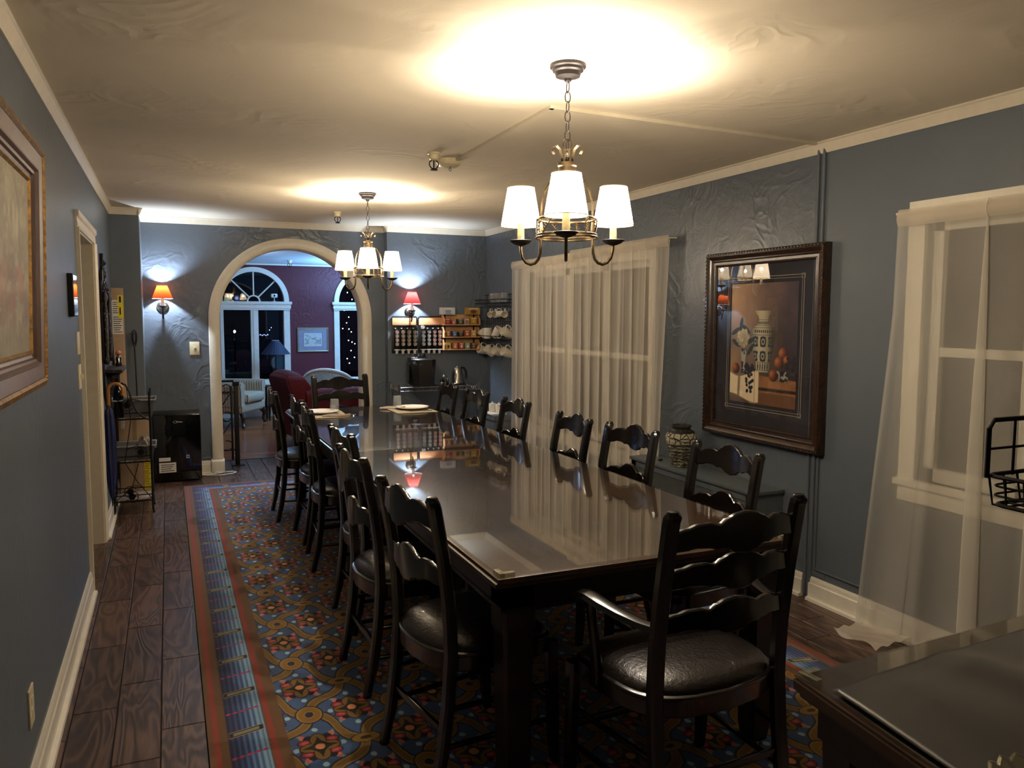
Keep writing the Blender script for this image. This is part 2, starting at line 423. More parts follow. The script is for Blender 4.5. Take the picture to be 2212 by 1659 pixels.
def stripe_mat():
    m, nt, b = mat_nodes('striped_upholstery'); s = nt.nodes.new('ShaderNodeSeparateXYZ'); nt.links.new(objco(nt), s.inputs[0])
    tn_ = nt.nodes.new('ShaderNodeTexCoord'); sn = nt.nodes.new('ShaderNodeSeparateXYZ'); nt.links.new(tn_.outputs['Normal'], sn.inputs[0]); side = inside(xabs(X(sn.outputs[0]))*-1+.7, .1)
    x = X(s.outputs[0])*(1-side)+X(s.outputs[1])*side; w_ = xabs(xwrap(x, .036))
    f = inside(w_-.0045, .002)
    f2 = inside(xabs(xwrap(x+.018, .036))-.003, .002)
    mix = nt.nodes.new('ShaderNodeMix'); mix.data_type = 'RGBA'; nt.links.new(f.v, mix.inputs[0]); mix.inputs[6].default_value = lin('c9b79a'); mix.inputs[7].default_value = lin('2b2a33')
    mix2 = nt.nodes.new('ShaderNodeMix'); mix2.data_type = 'RGBA'; nt.links.new(f2.v, mix2.inputs[0]); nt.links.new(mix.outputs[2], mix2.inputs[6]); mix2.inputs[7].default_value = lin('9a7a58')
    nt.links.new(mix2.outputs[2], b.inputs['Base Color']); setp(b, Roughness=.85); return m
M['stripe'] = stripe_mat()
def vase_mat():
    m, nt, b = mat_nodes('weathered_ceramic'); co = objco(nt, (1, 1, 2.8)); X.nt = nt
    n = X(noise(nt, 40, 5, .68, co, .5)); v = nt.nodes.new('ShaderNodeTexVoronoi'); v.feature = 'DISTANCE_TO_EDGE'; v.inputs['Scale'].default_value = 22
    nt.links.new(objco(nt), v.inputs['Vector'])
    s = nt.nodes.new('ShaderNodeSeparateXYZ'); nt.links.new(objco(nt), s.inputs[0]); z = X(s.outputs[2])
    crack = inside(X(v.outputs[0])-.05, .05); band = inside(xabs(z-.185)-.03, .02)
    rings = xsin(z*300.0)*.05
    neck = inside(z*-1+.215, .02)
    val = n+rings-.06-neck*.12+band*.22-band*crack*.4
    nt.links.new(ramp(nt, val.v, [(.36, '1d1b17'), (.47, '5b5648'), (.54, 'aaa48e'), (.75, 'd2ccb0')]), b.inputs['Base Color'])
    setp(b, Roughness=.7); bump(nt, b, val.v, .6, .006); return m
M['vase'] = vase_mat()

# rug: woven pattern in object space (metres from its left near corner)
RUG_X0, RUG_Y0 = .083, .6
def rug_mat(W, L):
    m, nt, b = mat_nodes('patterned_wool_rug'); X.nt = nt
    s = nt.nodes.new('ShaderNodeSeparateXYZ'); nt.links.new(objco(nt), s.inputs[0])
    wob = X(noise(nt, 60, 1, .5, objco(nt)))*.006-.003
    x0, y0 = X(s.outputs[0]), X(s.outputs[1]); x, y = x0+wob, y0+wob
    cur = {'c': None}
    def base(c):
        n = nt.nodes.new('ShaderNodeRGB'); n.outputs[0].default_value = lin(c); cur['c'] = n.outputs[0]
    def over(mask, c):
        n = nt.nodes.new('ShaderNodeMix'); n.data_type = 'RGBA'; nt.links.new(mask.v, n.inputs[0]); nt.links.new(cur['c'], n.inputs[6])
        if isinstance(c, str): n.inputs[7].default_value = lin(c)
        else: nt.links.new(c, n.inputs[7])
        cur['c'] = n.outputs[2]
    a = (x-.357)/.16; bb = (y-3.63+RUG_Y0)/.2375
    p, q = a+bb, a-bb
    base('3a5078')
    mott = noise(nt, 2.5, 2, .5, objco(nt)); over(X.m('MULTIPLY', X(mott), .8), '46608c')
    # light-blue dots
    def ell(u, v, ru, rv): return xsq((u/ru)*(u/ru)+(v/rv)*(v/rv))-1
    d1 = ell(xwrap(a-.5, 1)*.16, xwrap(bb, 1)*.2375, .011, .014); d2 = ell(xwrap(a, 1)*.16, xwrap(bb-.5, 1)*.2375, .011, .014)
    dots = inside(xmin(d1, d2), .3)
    # strands through the flowers on both diagonals
    st = xmin(xabs(xwrap(p, 2)), xabs(xwrap(q, 2)))
    over(inside(st-.055, .05), '7ba2b4')
    bead = xmin(ell(xwrap(p, 2), xabs(xwrap(q, 2))-.62, .1, .12), ell(xwrap(q, 2), xabs(xwrap(p, 2))-.62, .1, .12))
    over(inside(bead, .3), 'c8705a')
    # gold bands
    dp = xabs(xwrap(p-1+xsin(q*PI)*.17, 2)); dq = xabs(xwrap(q-1+xsin(p*PI)*-.17, 2)); g = xmin(dp, dq)
    over(inside(g-.20, .05), '11162a'); over(inside(g-.145, .03), '94743a'); over(inside(g-.10, .03), '7c5c26')
    over(dots, '9dc0d4')
    # loops at odd nodes (upright ones and flat ones alternate)
    ox, oy = xwrap(x-.357, .32), xwrap(y-3.63+RUG_Y0-.2375, .475)
    r1 = ell(ox, oy, .046, .062)
    fx, fy = xwrap(x-.357-.16, .32), xwrap(y-3.63+RUG_Y0, .475)
    r2 = ell(fx, fy, .05, .03)
    over(inside(r1-.12, .08), '11162a'); over(inside(r1, .08), 'a5803a'); over(inside(r1+.1, .08), '8a6220'); over(inside(r1+.58, .08), 'a5803a'); over(inside(r1+.66, .08), '1d2742')
    over(inside(r2-.12, .1), '11162a'); over(inside(r2, .1), '9c7630'); over(inside(r2+.62, .1), '3b2a12')
    # flowers at even nodes
    for cx, cy in ((0, 0), (.16, .2375)):
        fx, fy = xwrap(x-.357-cx, .32), xwrap(y-3.63+RUG_Y0-cy, .475)*.86
        ax_, ay_ = xabs(fx), xabs(fy)
        rp = ell(ax_-.047, ay_-.033, .021, .016); rp2 = ell(ax_-.033, ay_-.047, .014, .02)
        over(inside(xmin(rp, rp2)-.25, .2), '120f1c'); over(inside(rp, .2), 'a02c38'); over(inside(rp+.45, .2), 'c4575a')
        pet = xmin(ell(ax_-.036, fy, .031, .024), ell(fx, ay_-.040, .026, .034))
        over(inside(pet-.16, .1), '191408'); over(inside(pet, .1), '7e5c22')
        star = ax_*ay_*900+(ax_+ay_)*14-.9
        over(inside(star, .12), '17190c')
        over(inside(ell(fx, fy, .0165, .0165), .2), 'd98a5c')
    # border
    ex = xmin(x0, X(x0.v)*-1+W); ey = xmin(y0, y0*-1+L)
    e = xmin(ex, ey); along_mask = inside(ex-ey, .002)
    al = y0*along_mask+x0*(1-along_mask)
    over(inside(e-.262, .004), '664628')
    over(inside(xabs(e-.214)-.010, .006), '8a3226')
    over(inside(e-.197, .004), '2b3a5c')
    band = X.m('MULTIPLY_ADD', e, 1/.13, -.066/.13, clamp=True)
    st = xsin(e*330.0)*.20
    bc = ramp(nt, (band+st).v, [(.05, '1a1f40'), (.35, '2a3866'), (.65, '44648e'), (.95, '7c9fb8')])
    over(inside(xabs(e-.131)-.065, .003), bc)
    am = al-2.886+RUG_Y0+(e-.13)*-.25
    bar = xabs(xwrap(am, .3235)); inb = inside(xabs(e-.131)-.060, .006)
    over(inside(bar-.021, .004)*inb, 'b07a58'); over(inside(bar-.017, .004)*inb, '16181a'); over(inside(xmax(bar-.010, xabs(e-.131)-.045), .004), '7c8466')
    bd = xwrap(am-.162, .3235); be = xwrap(e, .026)
    over(inside(xabs(bd)-.0022, .002)*inb, '8a2a48')
    over(inside(ell(be, bd, .009, .0075), .25)*inb, 'b02a52')
    over(inside(e-.066, .004), '664628'); over(inside(xabs(e-.028)-.010, .006), '8a3226')
    nt.links.new(cur['c'], b.inputs['Base Color']); setp(b, Roughness=.95, Sheen_Weight=.15)
    bump(nt, b, noise(nt, 500, 2, .6, objco(nt)), .35, .004)
    return m

# ------------------------------------------------------------------ room shell
XL, XR, YA, YR, YD, ZC = -.426, 3.103, 7.96, 7.85, 7.44, 2.39
YB, YT = -1.6, 8.6           # back wall, tile/wood threshold
LIV_Y, LIV_Z = 12.2, 2.25
# floor of wood-look tiles
fb = MB(); fb.box((-1.3, YB, -.06), (XR+.02, YT, -.005)); floor = struct(fb.build('floor', M['grout'], smooth=False))
PW, PL = .153, .635
plank_me = {}
def plank(x0, x1, y0, y1):
    if x1-x0 < .02 or y1-y0 < .03: return
    wk = (round(x1-x0, 3), round(y1-y0, 3))
    cx, cy = (x0+x1)/2, (y0+y1)/2
    if wk not in plank_me:
        b_ = MB(); a, c = wk[0]/2-.0018, wk[1]/2-.0018
        top = .0; h = .0025
        secs = [[(-a, -c, -.006), (a, -c, -.006), (a, c, -.006), (-a, c, -.006)], [(-a, -c, top-h), (a, -c, top-h), (a, c, top-h), (-a, c, top-h)],
                [(-a+h, -c+h, top), (a-h, -c+h, top), (a-h, c-h, top), (-a+h, c-h, top)]]
        b_.loft(secs); o = b_.build('plank', M['plank'], floor, smooth=False); plank_me[wk] = o.data
    else:
        o = bpy.data.objects.new('plank', plank_me[wk]); COL.objects.link(o); o.parent = floor
    o.location = (cx, cy, 0)
cols = range(-7, 22)
for k in cols:
    xa = -.069+k*PW; xb = xa+PW; ph = 2.84+(k+1)*.195
    off = (ph-YB) % PL - PL
    y = YB+off
    while y < YT:
        ya, yb = max(y, YB), min(y+PL, YT); y += PL
        x0_, x1_ = xa, min(xb, XR)
        if xb < -1.0: continue
        if xb < XL+.01 and not (yb > 4.2 and ya < 6.4): continue          # beyond the left wall only behind the doorway
        if ya < 1.6: continue
        if xa > RUG_X0+.03 and xb < RUG_X0+2.51 and yb < 7.35: continue  # under the rug
        if yb < 2.0 and xa > 0: continue
        plank(x0_, x1_, ya, yb)
# hall behind the doorway
lf = MB(); lf.box((-1.6, YT, -.06), (6.0, LIV_Y+.2, -.002)); struct(lf.build('floor.001', M['board'], smooth=False))
tb = MB(); tb.box((.3, YT-.02, -.004), (2.3, YT+.02, .004)); struct(tb.build('trim_1', M['table_dark'], smooth=False))

wl = MB()
for a, b_ in (((XL-.12, YB, 0), (XL, 4.80, ZC)), ((XL-.12, 4.80, 1.955), (XL, 5.77, ZC)), ((XL-.12, 5.77, 0), (XL, YA+.2, ZC))): wl.box(a, b_)
struct(wl.build('wall_left', M['blue'], smooth=False))
wb = MB(); wb.box((XL-.1, YB-.1, 0), (XR+.1, YB, ZC)); struct(wb.build('wall_back', M['blue'], smooth=False))
wd = MB(); wd.box((XL, YD, 0), (-.197, YA+.1, ZC)); struct(wd.build('wall_corner', M['blue'], smooth=False))
wr = MB(); T = .16
for a, b_ in (((XR, 3.167, 0), (XR+T, 4.72, ZC)),
              ((XR, 4.72, 0), (XR+T, 6.75, .50)), ((XR, 4.72, 1.90), (XR+T, 6.75, ZC)), ((XR, 6.75, 0), (XR+T, 8.1, ZC))): wr.box(a, b_)
struct(wr.build('wall_right', M['blue_tex'], smooth=False))
wr = MB()
for a, b_ in (((XR, YB, 0), (XR+T, 1.42, ZC)), ((XR, 1.42, 0), (XR+T, 2.53, .76)), ((XR, 1.42, 1.93), (XR+T, 2.53, ZC)), ((XR, 2.53, 0), (XR+T, 3.167, ZC))): wr.box(a, b_)
struct(wr.build('wall_right', M['blue'], smooth=False))
ce = MB(); ce.box((XL-.1, YB-.1, ZC), (XR+.1, YA+.05, ZC+.08)); struct(ce.build('ceiling', M['ceiling'], smooth=False))
# arched wall
AC, AZ, AR = 1.122, 1.467, .685
def arched(name, mat, x0, x1, z1, y0, y1, holes, parent=None):
    """wall slab in the XZ plane with arched openings (cx, r, z_spring, z_bottom)"""
    b_ = MB(); xs = x0
    for cx, r, zs, zb in holes:
        b_.box((xs, y0, 0), (cx-r, y1, z1)); n = 32
        P = [(cx-r*math.cos(PI*i/n), zs+r*math.sin(PI*i/n)) for i in range(n+1)]
        for (xa, za), (xb, zb2) in zip(P, P[1:]):
            for yy, flip in ((y0, 0), (y1, 1)):
                v = [b_.bm.verts.new(q) for q in ((xa, yy, za), (xb, yy, zb2), (xb, yy, z1), (xa, yy, z1))]; b_.face(v)
            v = [b_.bm.verts.new(q) for q in ((xa, y0, za), (xb, y0, zb2), (xb, y1, zb2), (xa, y1, za))]; b_.face(v)
        if zb > 0: b_.box((cx-r, y0, 0), (cx+r, y1, zb))
        xs = cx+r
    b_.box((xs, y0, 0), (x1, y1, z1))
    bmesh.ops.remove_doubles(b_.bm, verts=b_.bm.verts, dist=1e-5)
    return struct(b_.build(name, mat, parent, smooth=False))
arched('wall_far', M['blue_tex'], -.30, 2.05, ZC, YA, YA+.18, [(AC, AR, AZ, 0)])
wn = MB(); wn.box((2.035, YR, 0), (XR+.1, YA+.18, ZC)); struct(wn.build('wall_recess', M['blue_tex'], smooth=False))
# arch casing: flat band with a lining
b_ = MB(); n = 40
def band(r0, r1, ya, yb, z0):
    P = [(r0, r1, None, z0)]
    pts = [(-1, z0, 0)]+[(None, PI*i/n, 1) for i in range(n+1)]+[(1, z0, 0)]
    secs = []
    for s_, v, k in pts:
        if k == 0: q = lambda r: (AC+s_*r, v)
        else: q = lambda r: (AC-r*math.cos(v), AZ+r*math.sin(v))
        (xa, za), (xb, zb) = q(r0), q(r1); c = .008
        dx, dz = xb-xa, zb-za; l = math.hypot(dx, dz); ex, ez = dx/l*c, dz/l*c
        secs.append([(xa, yb, za), (xa, ya+c, za), (xa+ex, ya, za+ez), (xb-ex, ya, zb-ez), (xb, ya+c, zb), (xb, yb, zb)])
    b_.loft(secs)
band(AR-.012, AR+.088, YA-.022, YA+.0, .10); band(AR-.014, AR+.0, YA-.005, YA+.185, .0)
struct(b_.build('trim_2', M['cream'], ang=50))
for sx in (-1, 1):
    pb = MB(); xa = AC+sx*(AR-.02); xb = AC+sx*(AR+.097)
    pb.box((xa, YA-.034, 0), (xb, YA+.18 if 0 else YA, .115), .004); pb.prism([(YA-.034, .115), (YA, .115), (YA, .14), (YA-.024, .13)], 0, min(xa, xb), max(xa, xb))
    struct(pb.build('trim_3', M['white']))
# crown moulding
def crown(name, p, q, nx, ny, mat=M['cream'] if 0 else None):
    """p->q along the wall at ceiling height; (nx, ny) points into the room"""
    b_ = MB(); prof = [(0, -.058), (.006, -.058), (.010, -.048), (.024, -.012), (.030, -.006), (.030, 0), (0, 0)]
    secs = []
    for X_, Y_ in (p, q): secs.append([(X_+nx*a, Y_+ny*a, ZC+z) for a, z in prof])
    b_.loft(secs); return struct(b_.build(name, M['cream'], smooth=False))
crown('trim_4', (XL, YB), (XL, YD), 1, 0); crown('trim_5', (XR, YB), (XR, YR), -1, 0)
crown('trim_6', (-.197, YA), (2.035, YA), 0, -1); crown('trim_7', (2.035, YR), (XR, YR), 0, -1)
crown('trim_8', (XL, YD), (-.197, YD), 0, -1); crown('trim_9', (-.197, YD-.03), (-.197, YA), 1, 0); crown('trim_10', (2.035, YR-.03), (2.035, YA), -1, 0)
# baseboards
def baseboard(name, p, q, nx, ny, h=.125, shoe=True):
    b_ = MB(); prof = [(0, h), (.006, h), (.010, h-.012), (.012, h-.03), (.016, h-.036), (.016, .018)]
    prof += [(.032, .014), (.034, .0)] if shoe else [(.016, 0)]
    prof += [(0, 0)]
    b_.loft([[(X_+nx*a, Y_+ny*a, z) for a, z in prof] for X_, Y_ in (p, q)]); return struct(b_.build(name, M['white'], smooth=False))
baseboard('baseboard_left', (XL, YB), (XL, 4.72), 1, 0); baseboard('baseboard_left.001', (XL, 5.85), (XL, YD), 1, 0)
baseboard('baseboard_right', (XR, YB), (XR, 3.15), -1, 0); baseboard('baseboard_right.001', (XR, 3.20), (XR, YR), -1, 0)
baseboard('baseboard_far', (-.197, YA), (AC-AR-.095, YA), 0, -1); baseboard('baseboard_corner', (XL, YD), (-.197, YD), 0, -1)
baseboard('baseboard_recess', (2.035, YR), (XR, YR), 0, -1)
# painted conduit down the right wall and the raceway on the ceiling
b_ = MB()
for y in (3.148, 3.186): b_.tube([(XR-.006, y, .02), (XR-.006, y, ZC-.03)], .009, 8)
struct(b_.build('trim_11', M['blue']))
b_ = MB(); b_.box((XR-.003, 3.05, .135), (XR, 3.14, .16)); b_.tube([(XR-.004, 2.6, .17), (XR-.004, 3.12, .17), (XR-.004, 3.12, 1.2)], .006, 6); struct(b_.build('trim_14', M['blue']))
def bar(b_, p, q, wd, z0, z1):
    d = Vector((q[0]-p[0], q[1]-p[1])); d.normalize(); nx, ny = -d.y*wd/2, d.x*wd/2
    b_.prism([(p[0]+nx, p[1]+ny), (q[0]+nx, q[1]+ny), (q[0]-nx, q[1]-ny), (p[0]-nx, p[1]-ny)], 2, z0, z1)
for i, (p, q) in enumerate((((1.535, 4.40), (1.525, 3.094)), ((1.515, 3.104), (XR-.03, 3.19)))):
    b_ = MB(); bar(b_, p, q, .022, ZC-.014, ZC); struct(b_.build('trim_%d' % (12+i), M['cream'], smooth=False))
# doorway in the left wall
d = struct(MB().box((XL-.12, 4.795, 1.945), (XL+.0, 5.775, 1.957)).box((XL-.12, 5.755, 0), (XL, 5.772, 1.95)).box((XL-.12, 4.798, 0), (XL, 4.812, 1.95)).build('door_1', M['cream'], smooth=False))
def casing_bar(p0, p1, along):
    b_ = MB()
    prof = [(0, 0), (.0, .010), (.012, .016), (.05, .012), (.062, .020), (.085, .020), (.085, 0)]   # (across, out)
    return b_, prof
b_ = MB()
for (yin, yout) in ((4.80, 4.712), (5.77, 5.858)):
    sg = 1 if yout > yin else -1
    prof = [(0, 0), (0, .010), (.012, .014), (.05, .010), (.060, .020), (.088, .020), (.088, 0)]
    b_.loft([[(XL+o_, yin+sg*a, z) for a, o_ in prof] for z in (0, 1.955)])
prof = [(0, 0), (0, .010), (.012, .014), (.05, .010), (.060, .020), (.088, .020), (.088, 0)]
b_.loft([[(XL+o_, y, 1.955+a) for a, o_ in prof] for y in (4.712, 5.858)])
b_.build('door_casing', M['cream'], d, smooth=False)
hb = MB(); hb.box((-1.4, 4.2, 0), (-1.3, 6.9, ZC)).box((-1.4, 6.6, 0), (XL-.12, 6.7, ZC)).box((-1.4, 4.1, 0), (XL-.12, 4.2, ZC)); struct(hb.build('wall_hall', M['hall'], smooth=False))
hb = MB(); hb.box((-1.4, 4.1, ZC), (XL-.1, 6.7, ZC+.05)); struct(hb.build('ceiling.001', M['living_ceiling'], smooth=False))

# windows of the right wall
def side_window(name, y0, y1, z0, z1, mull):
    f = MB(); p = XR-.02; cw = .085
    f.box((p, y0-cw, z0-.02), (XR+.0, y0, z1+cw)); f.box((p, y1, z0-.02), (XR, y1+cw, z1+cw)); f.box((p, y0, z1), (XR, y1, z1+cw))
    for (a, b2) in zip([y0]+mull, mull+[y1]):
        for q in ((a, a+.05), (b2-.05, b2)): f.box((XR+.04, q[0], z0), (XR+.10, q[1], z1))
        f.box((XR+.04, a, z0), (XR+.10, b2, z0+.06)); f.box((XR+.04, a, z1-.05), (XR+.10, b2, z1)); f.box((XR+.045, a, (z0+z1)/2-.02), (XR+.10, b2, (z0+z1)/2+.02))
    w_ = struct(f.build(name, M['white'], smooth=False))
    s_ = MB(); s_.box((XR-.034, y0-cw-.02, z0-.03), (XR+.05, y1+cw+.02, z0), .004); s_.box((p, y0-cw, z0-.10), (XR, y1+cw, z0-.03), .003); s_.build('window_sill', M['white'], w_)
    for (a, b2) in zip([y0]+mull, mull+[y1]):
        MB().box((XR+.068, a+.05, z0+.06), (XR+.072, b2-.05, z1-.05)).build('pane', M['winglass'], w_, smooth=False)
    return w_
side_window('window_1', 4.72, 6.75, .50, 1.90, [5.40, 6.07]); side_window('window_2', 1.42, 2.53, .76, 1.93, [2.05])

# ------------------------------------------------------------------ living room beyond the arch
# two arched openings, casings and fan lights
W1, W2, WR_ = 1.165, 2.83, .46
arched('wall_living', M['red'], -1.6, 6.0, LIV_Z, LIV_Y, LIV_Y+.15, [(W1, WR_, 1.70, .50), (W2, WR_, 1.70, .50)])
lc = MB(); lc.box((-1.6, YA+.05, LIV_Z), (6.0, LIV_Y+.1, LIV_Z+.05)); lc.box((-1.6, YA+.18, LIV_Z-.0), (6, YA+.19, LIV_Z+.2)); struct(lc.build('ceiling.002', M['living_ceiling'], smooth=False))
ls = MB(); ls.box((-1.7, YA+.18, 0), (-1.6, LIV_Y, LIV_Z)).box((6, YA+.18, 0), (6.1, LIV_Y, LIV_Z)).box((2.05, YA+.18, 0), (6.0, YA+.2, LIV_Z)).box((-1.6, YA+.18, 0), (-.3, YA+.2, LIV_Z)); struct(ls.build('wall_living_sides', M['red'], smooth=False))
b_ = MB(); b_.box((-1.6, LIV_Y-.02, 0), (6, LIV_Y, .13)); b_.box((-1.6, LIV_Y-.03, LIV_Z-.02), (6, LIV_Y, LIV_Z)); struct(b_.build('baseboard_living', M['white'], smooth=False))
def arch_window(name, cx):
    y = LIV_Y; f = MB(); r = WR_; n = 32
    def ring(r0, r1, ya, yb, c0=PI, c1=0):
        secs = []
        for i in range(n+1):
            a = c0+(c1-c0)*i/n
            secs.append([(cx+q*math.cos(a), yy, 1.70+q*math.sin(a)) for q, yy in ((r0, ya), (r1, ya), (r1, yb), (r0, yb))])
        f.loft(secs)
    ring(r-.03, r+.04, y-.03, y+.1); ring(.075, .095, y-.0, y+.04)
    for ang in (45, 90, 135):
        a = R(ang); d_ = Vector((math.cos(a), 0, math.sin(a))); c_ = Vector((cx, y+.02, 1.70))
        f.tube([c_+d_*.085, c_+d_*(r-.02)], .011, 6)
    f.box((cx-r-.06, y-.055, 1.60), (cx+r+.06, y+.1, 1.66)); f.box((cx-r-.075, y-.07, 1.66), (cx+r+.075, y+.1, 1.70)); f.box((cx-r-.05, y-.045, 1.575), (cx+r+.05, y+.1, 1.60))
    for x0_, x1_ in ((cx-r-.045, cx-r+.035), (cx-.05, cx+.055), (cx+r-.04, cx+r+.045)): f.box((x0_, y-.03, .50), (x1_, y+.1, 1.60))
    f.box((cx-r, y+.0, .50), (cx+r, y+.1, .55)); f.box((cx-.015, y-.04, .50), (cx+.02, y, 1.6))
    w_ = struct(f.build(name, M['white'], smooth=False))
    MB().box((cx-r-.08, y-.09, .47), (cx+r+.08, y+.1, .50), .006).build('window_sill', M['white'], w_)
    for x0_, x1_ in ((cx-r+.035, cx-.05), (cx+.055, cx+r-.04)): MB().box((x0_, y+.06, .55), (x1_, y+.065, 1.60)).build('pane', M['winglass'], w_, smooth=False)
    g = MB(); g.prism([(cx-r*math.cos(PI*i/n), 1.70+(r-.02)*math.sin(PI*i/n)) for i in range(n+1)], 1, y+.06, y+.064); g.build('pane', M['winglass'], w_, smooth=False)
arch_window('window_3', W1); arch_window('window_4', W2)
# night garden
b_ = MB(); b_.box((-8, LIV_Y+.16, -.7), (14, 30, -.6)); b_.box((XR+.2, -6, -.7), (14, LIV_Y+.16, -.6)); struct(b_.build('floor.003', M['back'], smooth=False))

# ------------------------------------------------------------------ rug
b_ = MB(); RL = 7.40-RUG_Y0
b_.box((0, 0, 0), (2.54, RL, .009), .003)
rug = b_.build('rug', rug_mat(2.54, RL), loc=(RUG_X0, RUG_Y0, 0)); tag(rug, 'large blue rug with gold chain and flower pattern, red-edged border, under the table', 'rug')

# ------------------------------------------------------------------ dining table
TX0, TX1, TY0, TY1, TZ, SEAM = .861, 1.947, 2.07, 6.505, .75, 4.375
t = thing('dining_table', 'very long dark dining table with reddish-brown top under sheet glass', 'table', ((TX0+TX1)/2, (TY0+TY1)/2, 0))
ox, oy = (TX0+TX1)/2, (TY0+TY1)/2
def L_(x, y, z): return (x-ox, y-oy, z)
def tbox(name, mat, a, b2, bev=0, label=None):
    b_ = MB(); b_.box(L_(*a), L_(*b2), bev); o = b_.build(name, mat, t)
    if label: o['label'] = label
    return o
for ya, yb in ((TY0-.012, SEAM-.0008), (SEAM+.0008, TY1+.012)):
    tbox('table_top', M['table'], (TX0-.012, ya, .712), (TX1+.012, yb, .7425), .006)
# bead moulding under the edge
b_ = MB(); e = .012
b_.tube([L_(TX0-e, TY0-e, .722), L_(TX1+e, TY0-e, .722), L_(TX1+e, TY1+e, .722), L_(TX0-e, TY1+e, .722)], .009, 8, closed=True)
b_.build('edge_moulding', M['edge'], t)
for ya, yb in ((TY0, SEAM-.0012), (SEAM+.0012, TY1)):
    tbox('glass_sheet', M['tableglass'], (TX0, ya, .7435), (TX1, yb, .75), .0)
b_ = MB(); i_ = .02
b_.box(L_(TX0+i_, TY0+i_, .625), L_(TX1-i_, TY0+i_+.025, .712)); b_.box(L_(TX0+i_, TY1-i_-.025, .625), L_(TX1-i_, TY1-i_, .712))
b_.box(L_(TX0+i_, TY0+i_, .625), L_(TX0+i_+.025, TY1-i_, .712)); b_.box(L_(TX1-i_-.025, TY0+i_, .625), L_(TX1-i_, TY1-i_, .712))
b_.box(L_(TX0+i_-.004, TY0+i_-.004, .625), L_(TX1-i_+.004, TY0+i_+.01, .637)); b_.box(L_(TX0+i_-.004, TY0+i_, .625), L_(TX0+i_+.01, TY1-i_, .637))
b_.build('apron', M['table_dark'], t, smooth=False)
for sx in (TX0+.075, TX1-.075):
    for sy in (TY0+.075, SEAM, TY1-.075):
        b_ = MB(); x, y, _ = L_(sx, sy, 0); b_.post([(x, y, .009, .07, .07), (x, y, .06, .085, .085), (x, y, .55, .10, .10), (x, y, .56, .11, .11), (x, y, .712, .11, .11)], .1)
        b_.build('leg', M['table_dark'], t)
def clip(loc, sx, sy, label, ry=0):
    b_ = MB(); b_.box((-.004*sx, -.004*sy, -.024), (.048*sx, .015*sy, .006), .004); b_.box((-.004*sx, -.004*sy, -.024), (.015*sx, .048*sy, .006), .004)
    b_.tube([(.004*sx, .004*sy, -.03), (.004*sx, .004*sy, -.02)], .004)
    o = b_.build('corner_guard', M['acrylic'], loc=loc); tag(o, label, 'corner guard', 'clear acrylic guards on glass corners'); o.rotation_euler.z = ry; return o
clip((TX0, TY0, TZ), 1, 1, 'clear acrylic corner guard on the near left corner of the long table')
clip((TX1, TY0, TZ), -1, 1, 'clear acrylic corner guard on the near right corner of the long table, behind the armchair')

# ------------------------------------------------------------------ ladder-back chairs
def slat_bm(hw, z, sc, y0, bow=.035, th=.018, crest=1.0):
    N = 44; b_ = MB(); secs = []
    def itp(tab, u):
        for (a, va), (c, vc) in zip(tab, tab[1:]):
            if a <= u <= c:
                k = (u-a)/(c-a); k = k*k*(3-2*k); return va+(vc-va)*k
        return tab[-1][1]
    top = [(0, .058), (.15, .053), (.30, .037), (.41, .020), (.53, .028), (.68, .026), (.85, .011), (1.01, -.002)]
    bot = [(0, -.021), (.14, -.016), (.28, .000), (.36, .004), (.42, .001), (.54, .010), (.70, .012), (.86, .004), (1.01, 0)]
    for i in range(N+1):
        u = -1+2*i/N; a = abs(u); x = u*hw; y = y0-bow*(1-u*u)
        zt = z+.0275*sc+itp(top, a)*sc*crest; zb = z-.0275*sc+itp(bot, a)*sc*crest; c = .004
        secs.append([(x, y-th/2, zb+c), (x, y-th/2, zt-c), (x, y-th/2+c, zt), (x, y+th/2-c, zt), (x, y+th/2, zt-c), (x, y+th/2, zb+c), (x, y+th/2-c, zb), (x, y-th/2+c, zb)])
    b_.loft(secs); return b_
def seat_outline(wf, wb, yb, yf, bowb, n=48):
    # smooth closed outline, back edge bowed outwards
    P = []
    for k in range(n):
        a = 2*PI*k/n; c, s_ = math.cos(a), math.sin(a); e = .42
        x = math.copysign(abs(c)**e, c); y = math.copysign(abs(s_)**e, s_)
        yy = (yb+yf)/2+(yf-yb)/2*y; v = (y+1)/2; hw = wb+(wf-wb)*v
        xx = x*hw
        if y < 0: yy -= bowb*(1-(xx/hw)**2)*(-y)
        P.append((xx, yy))
    return P
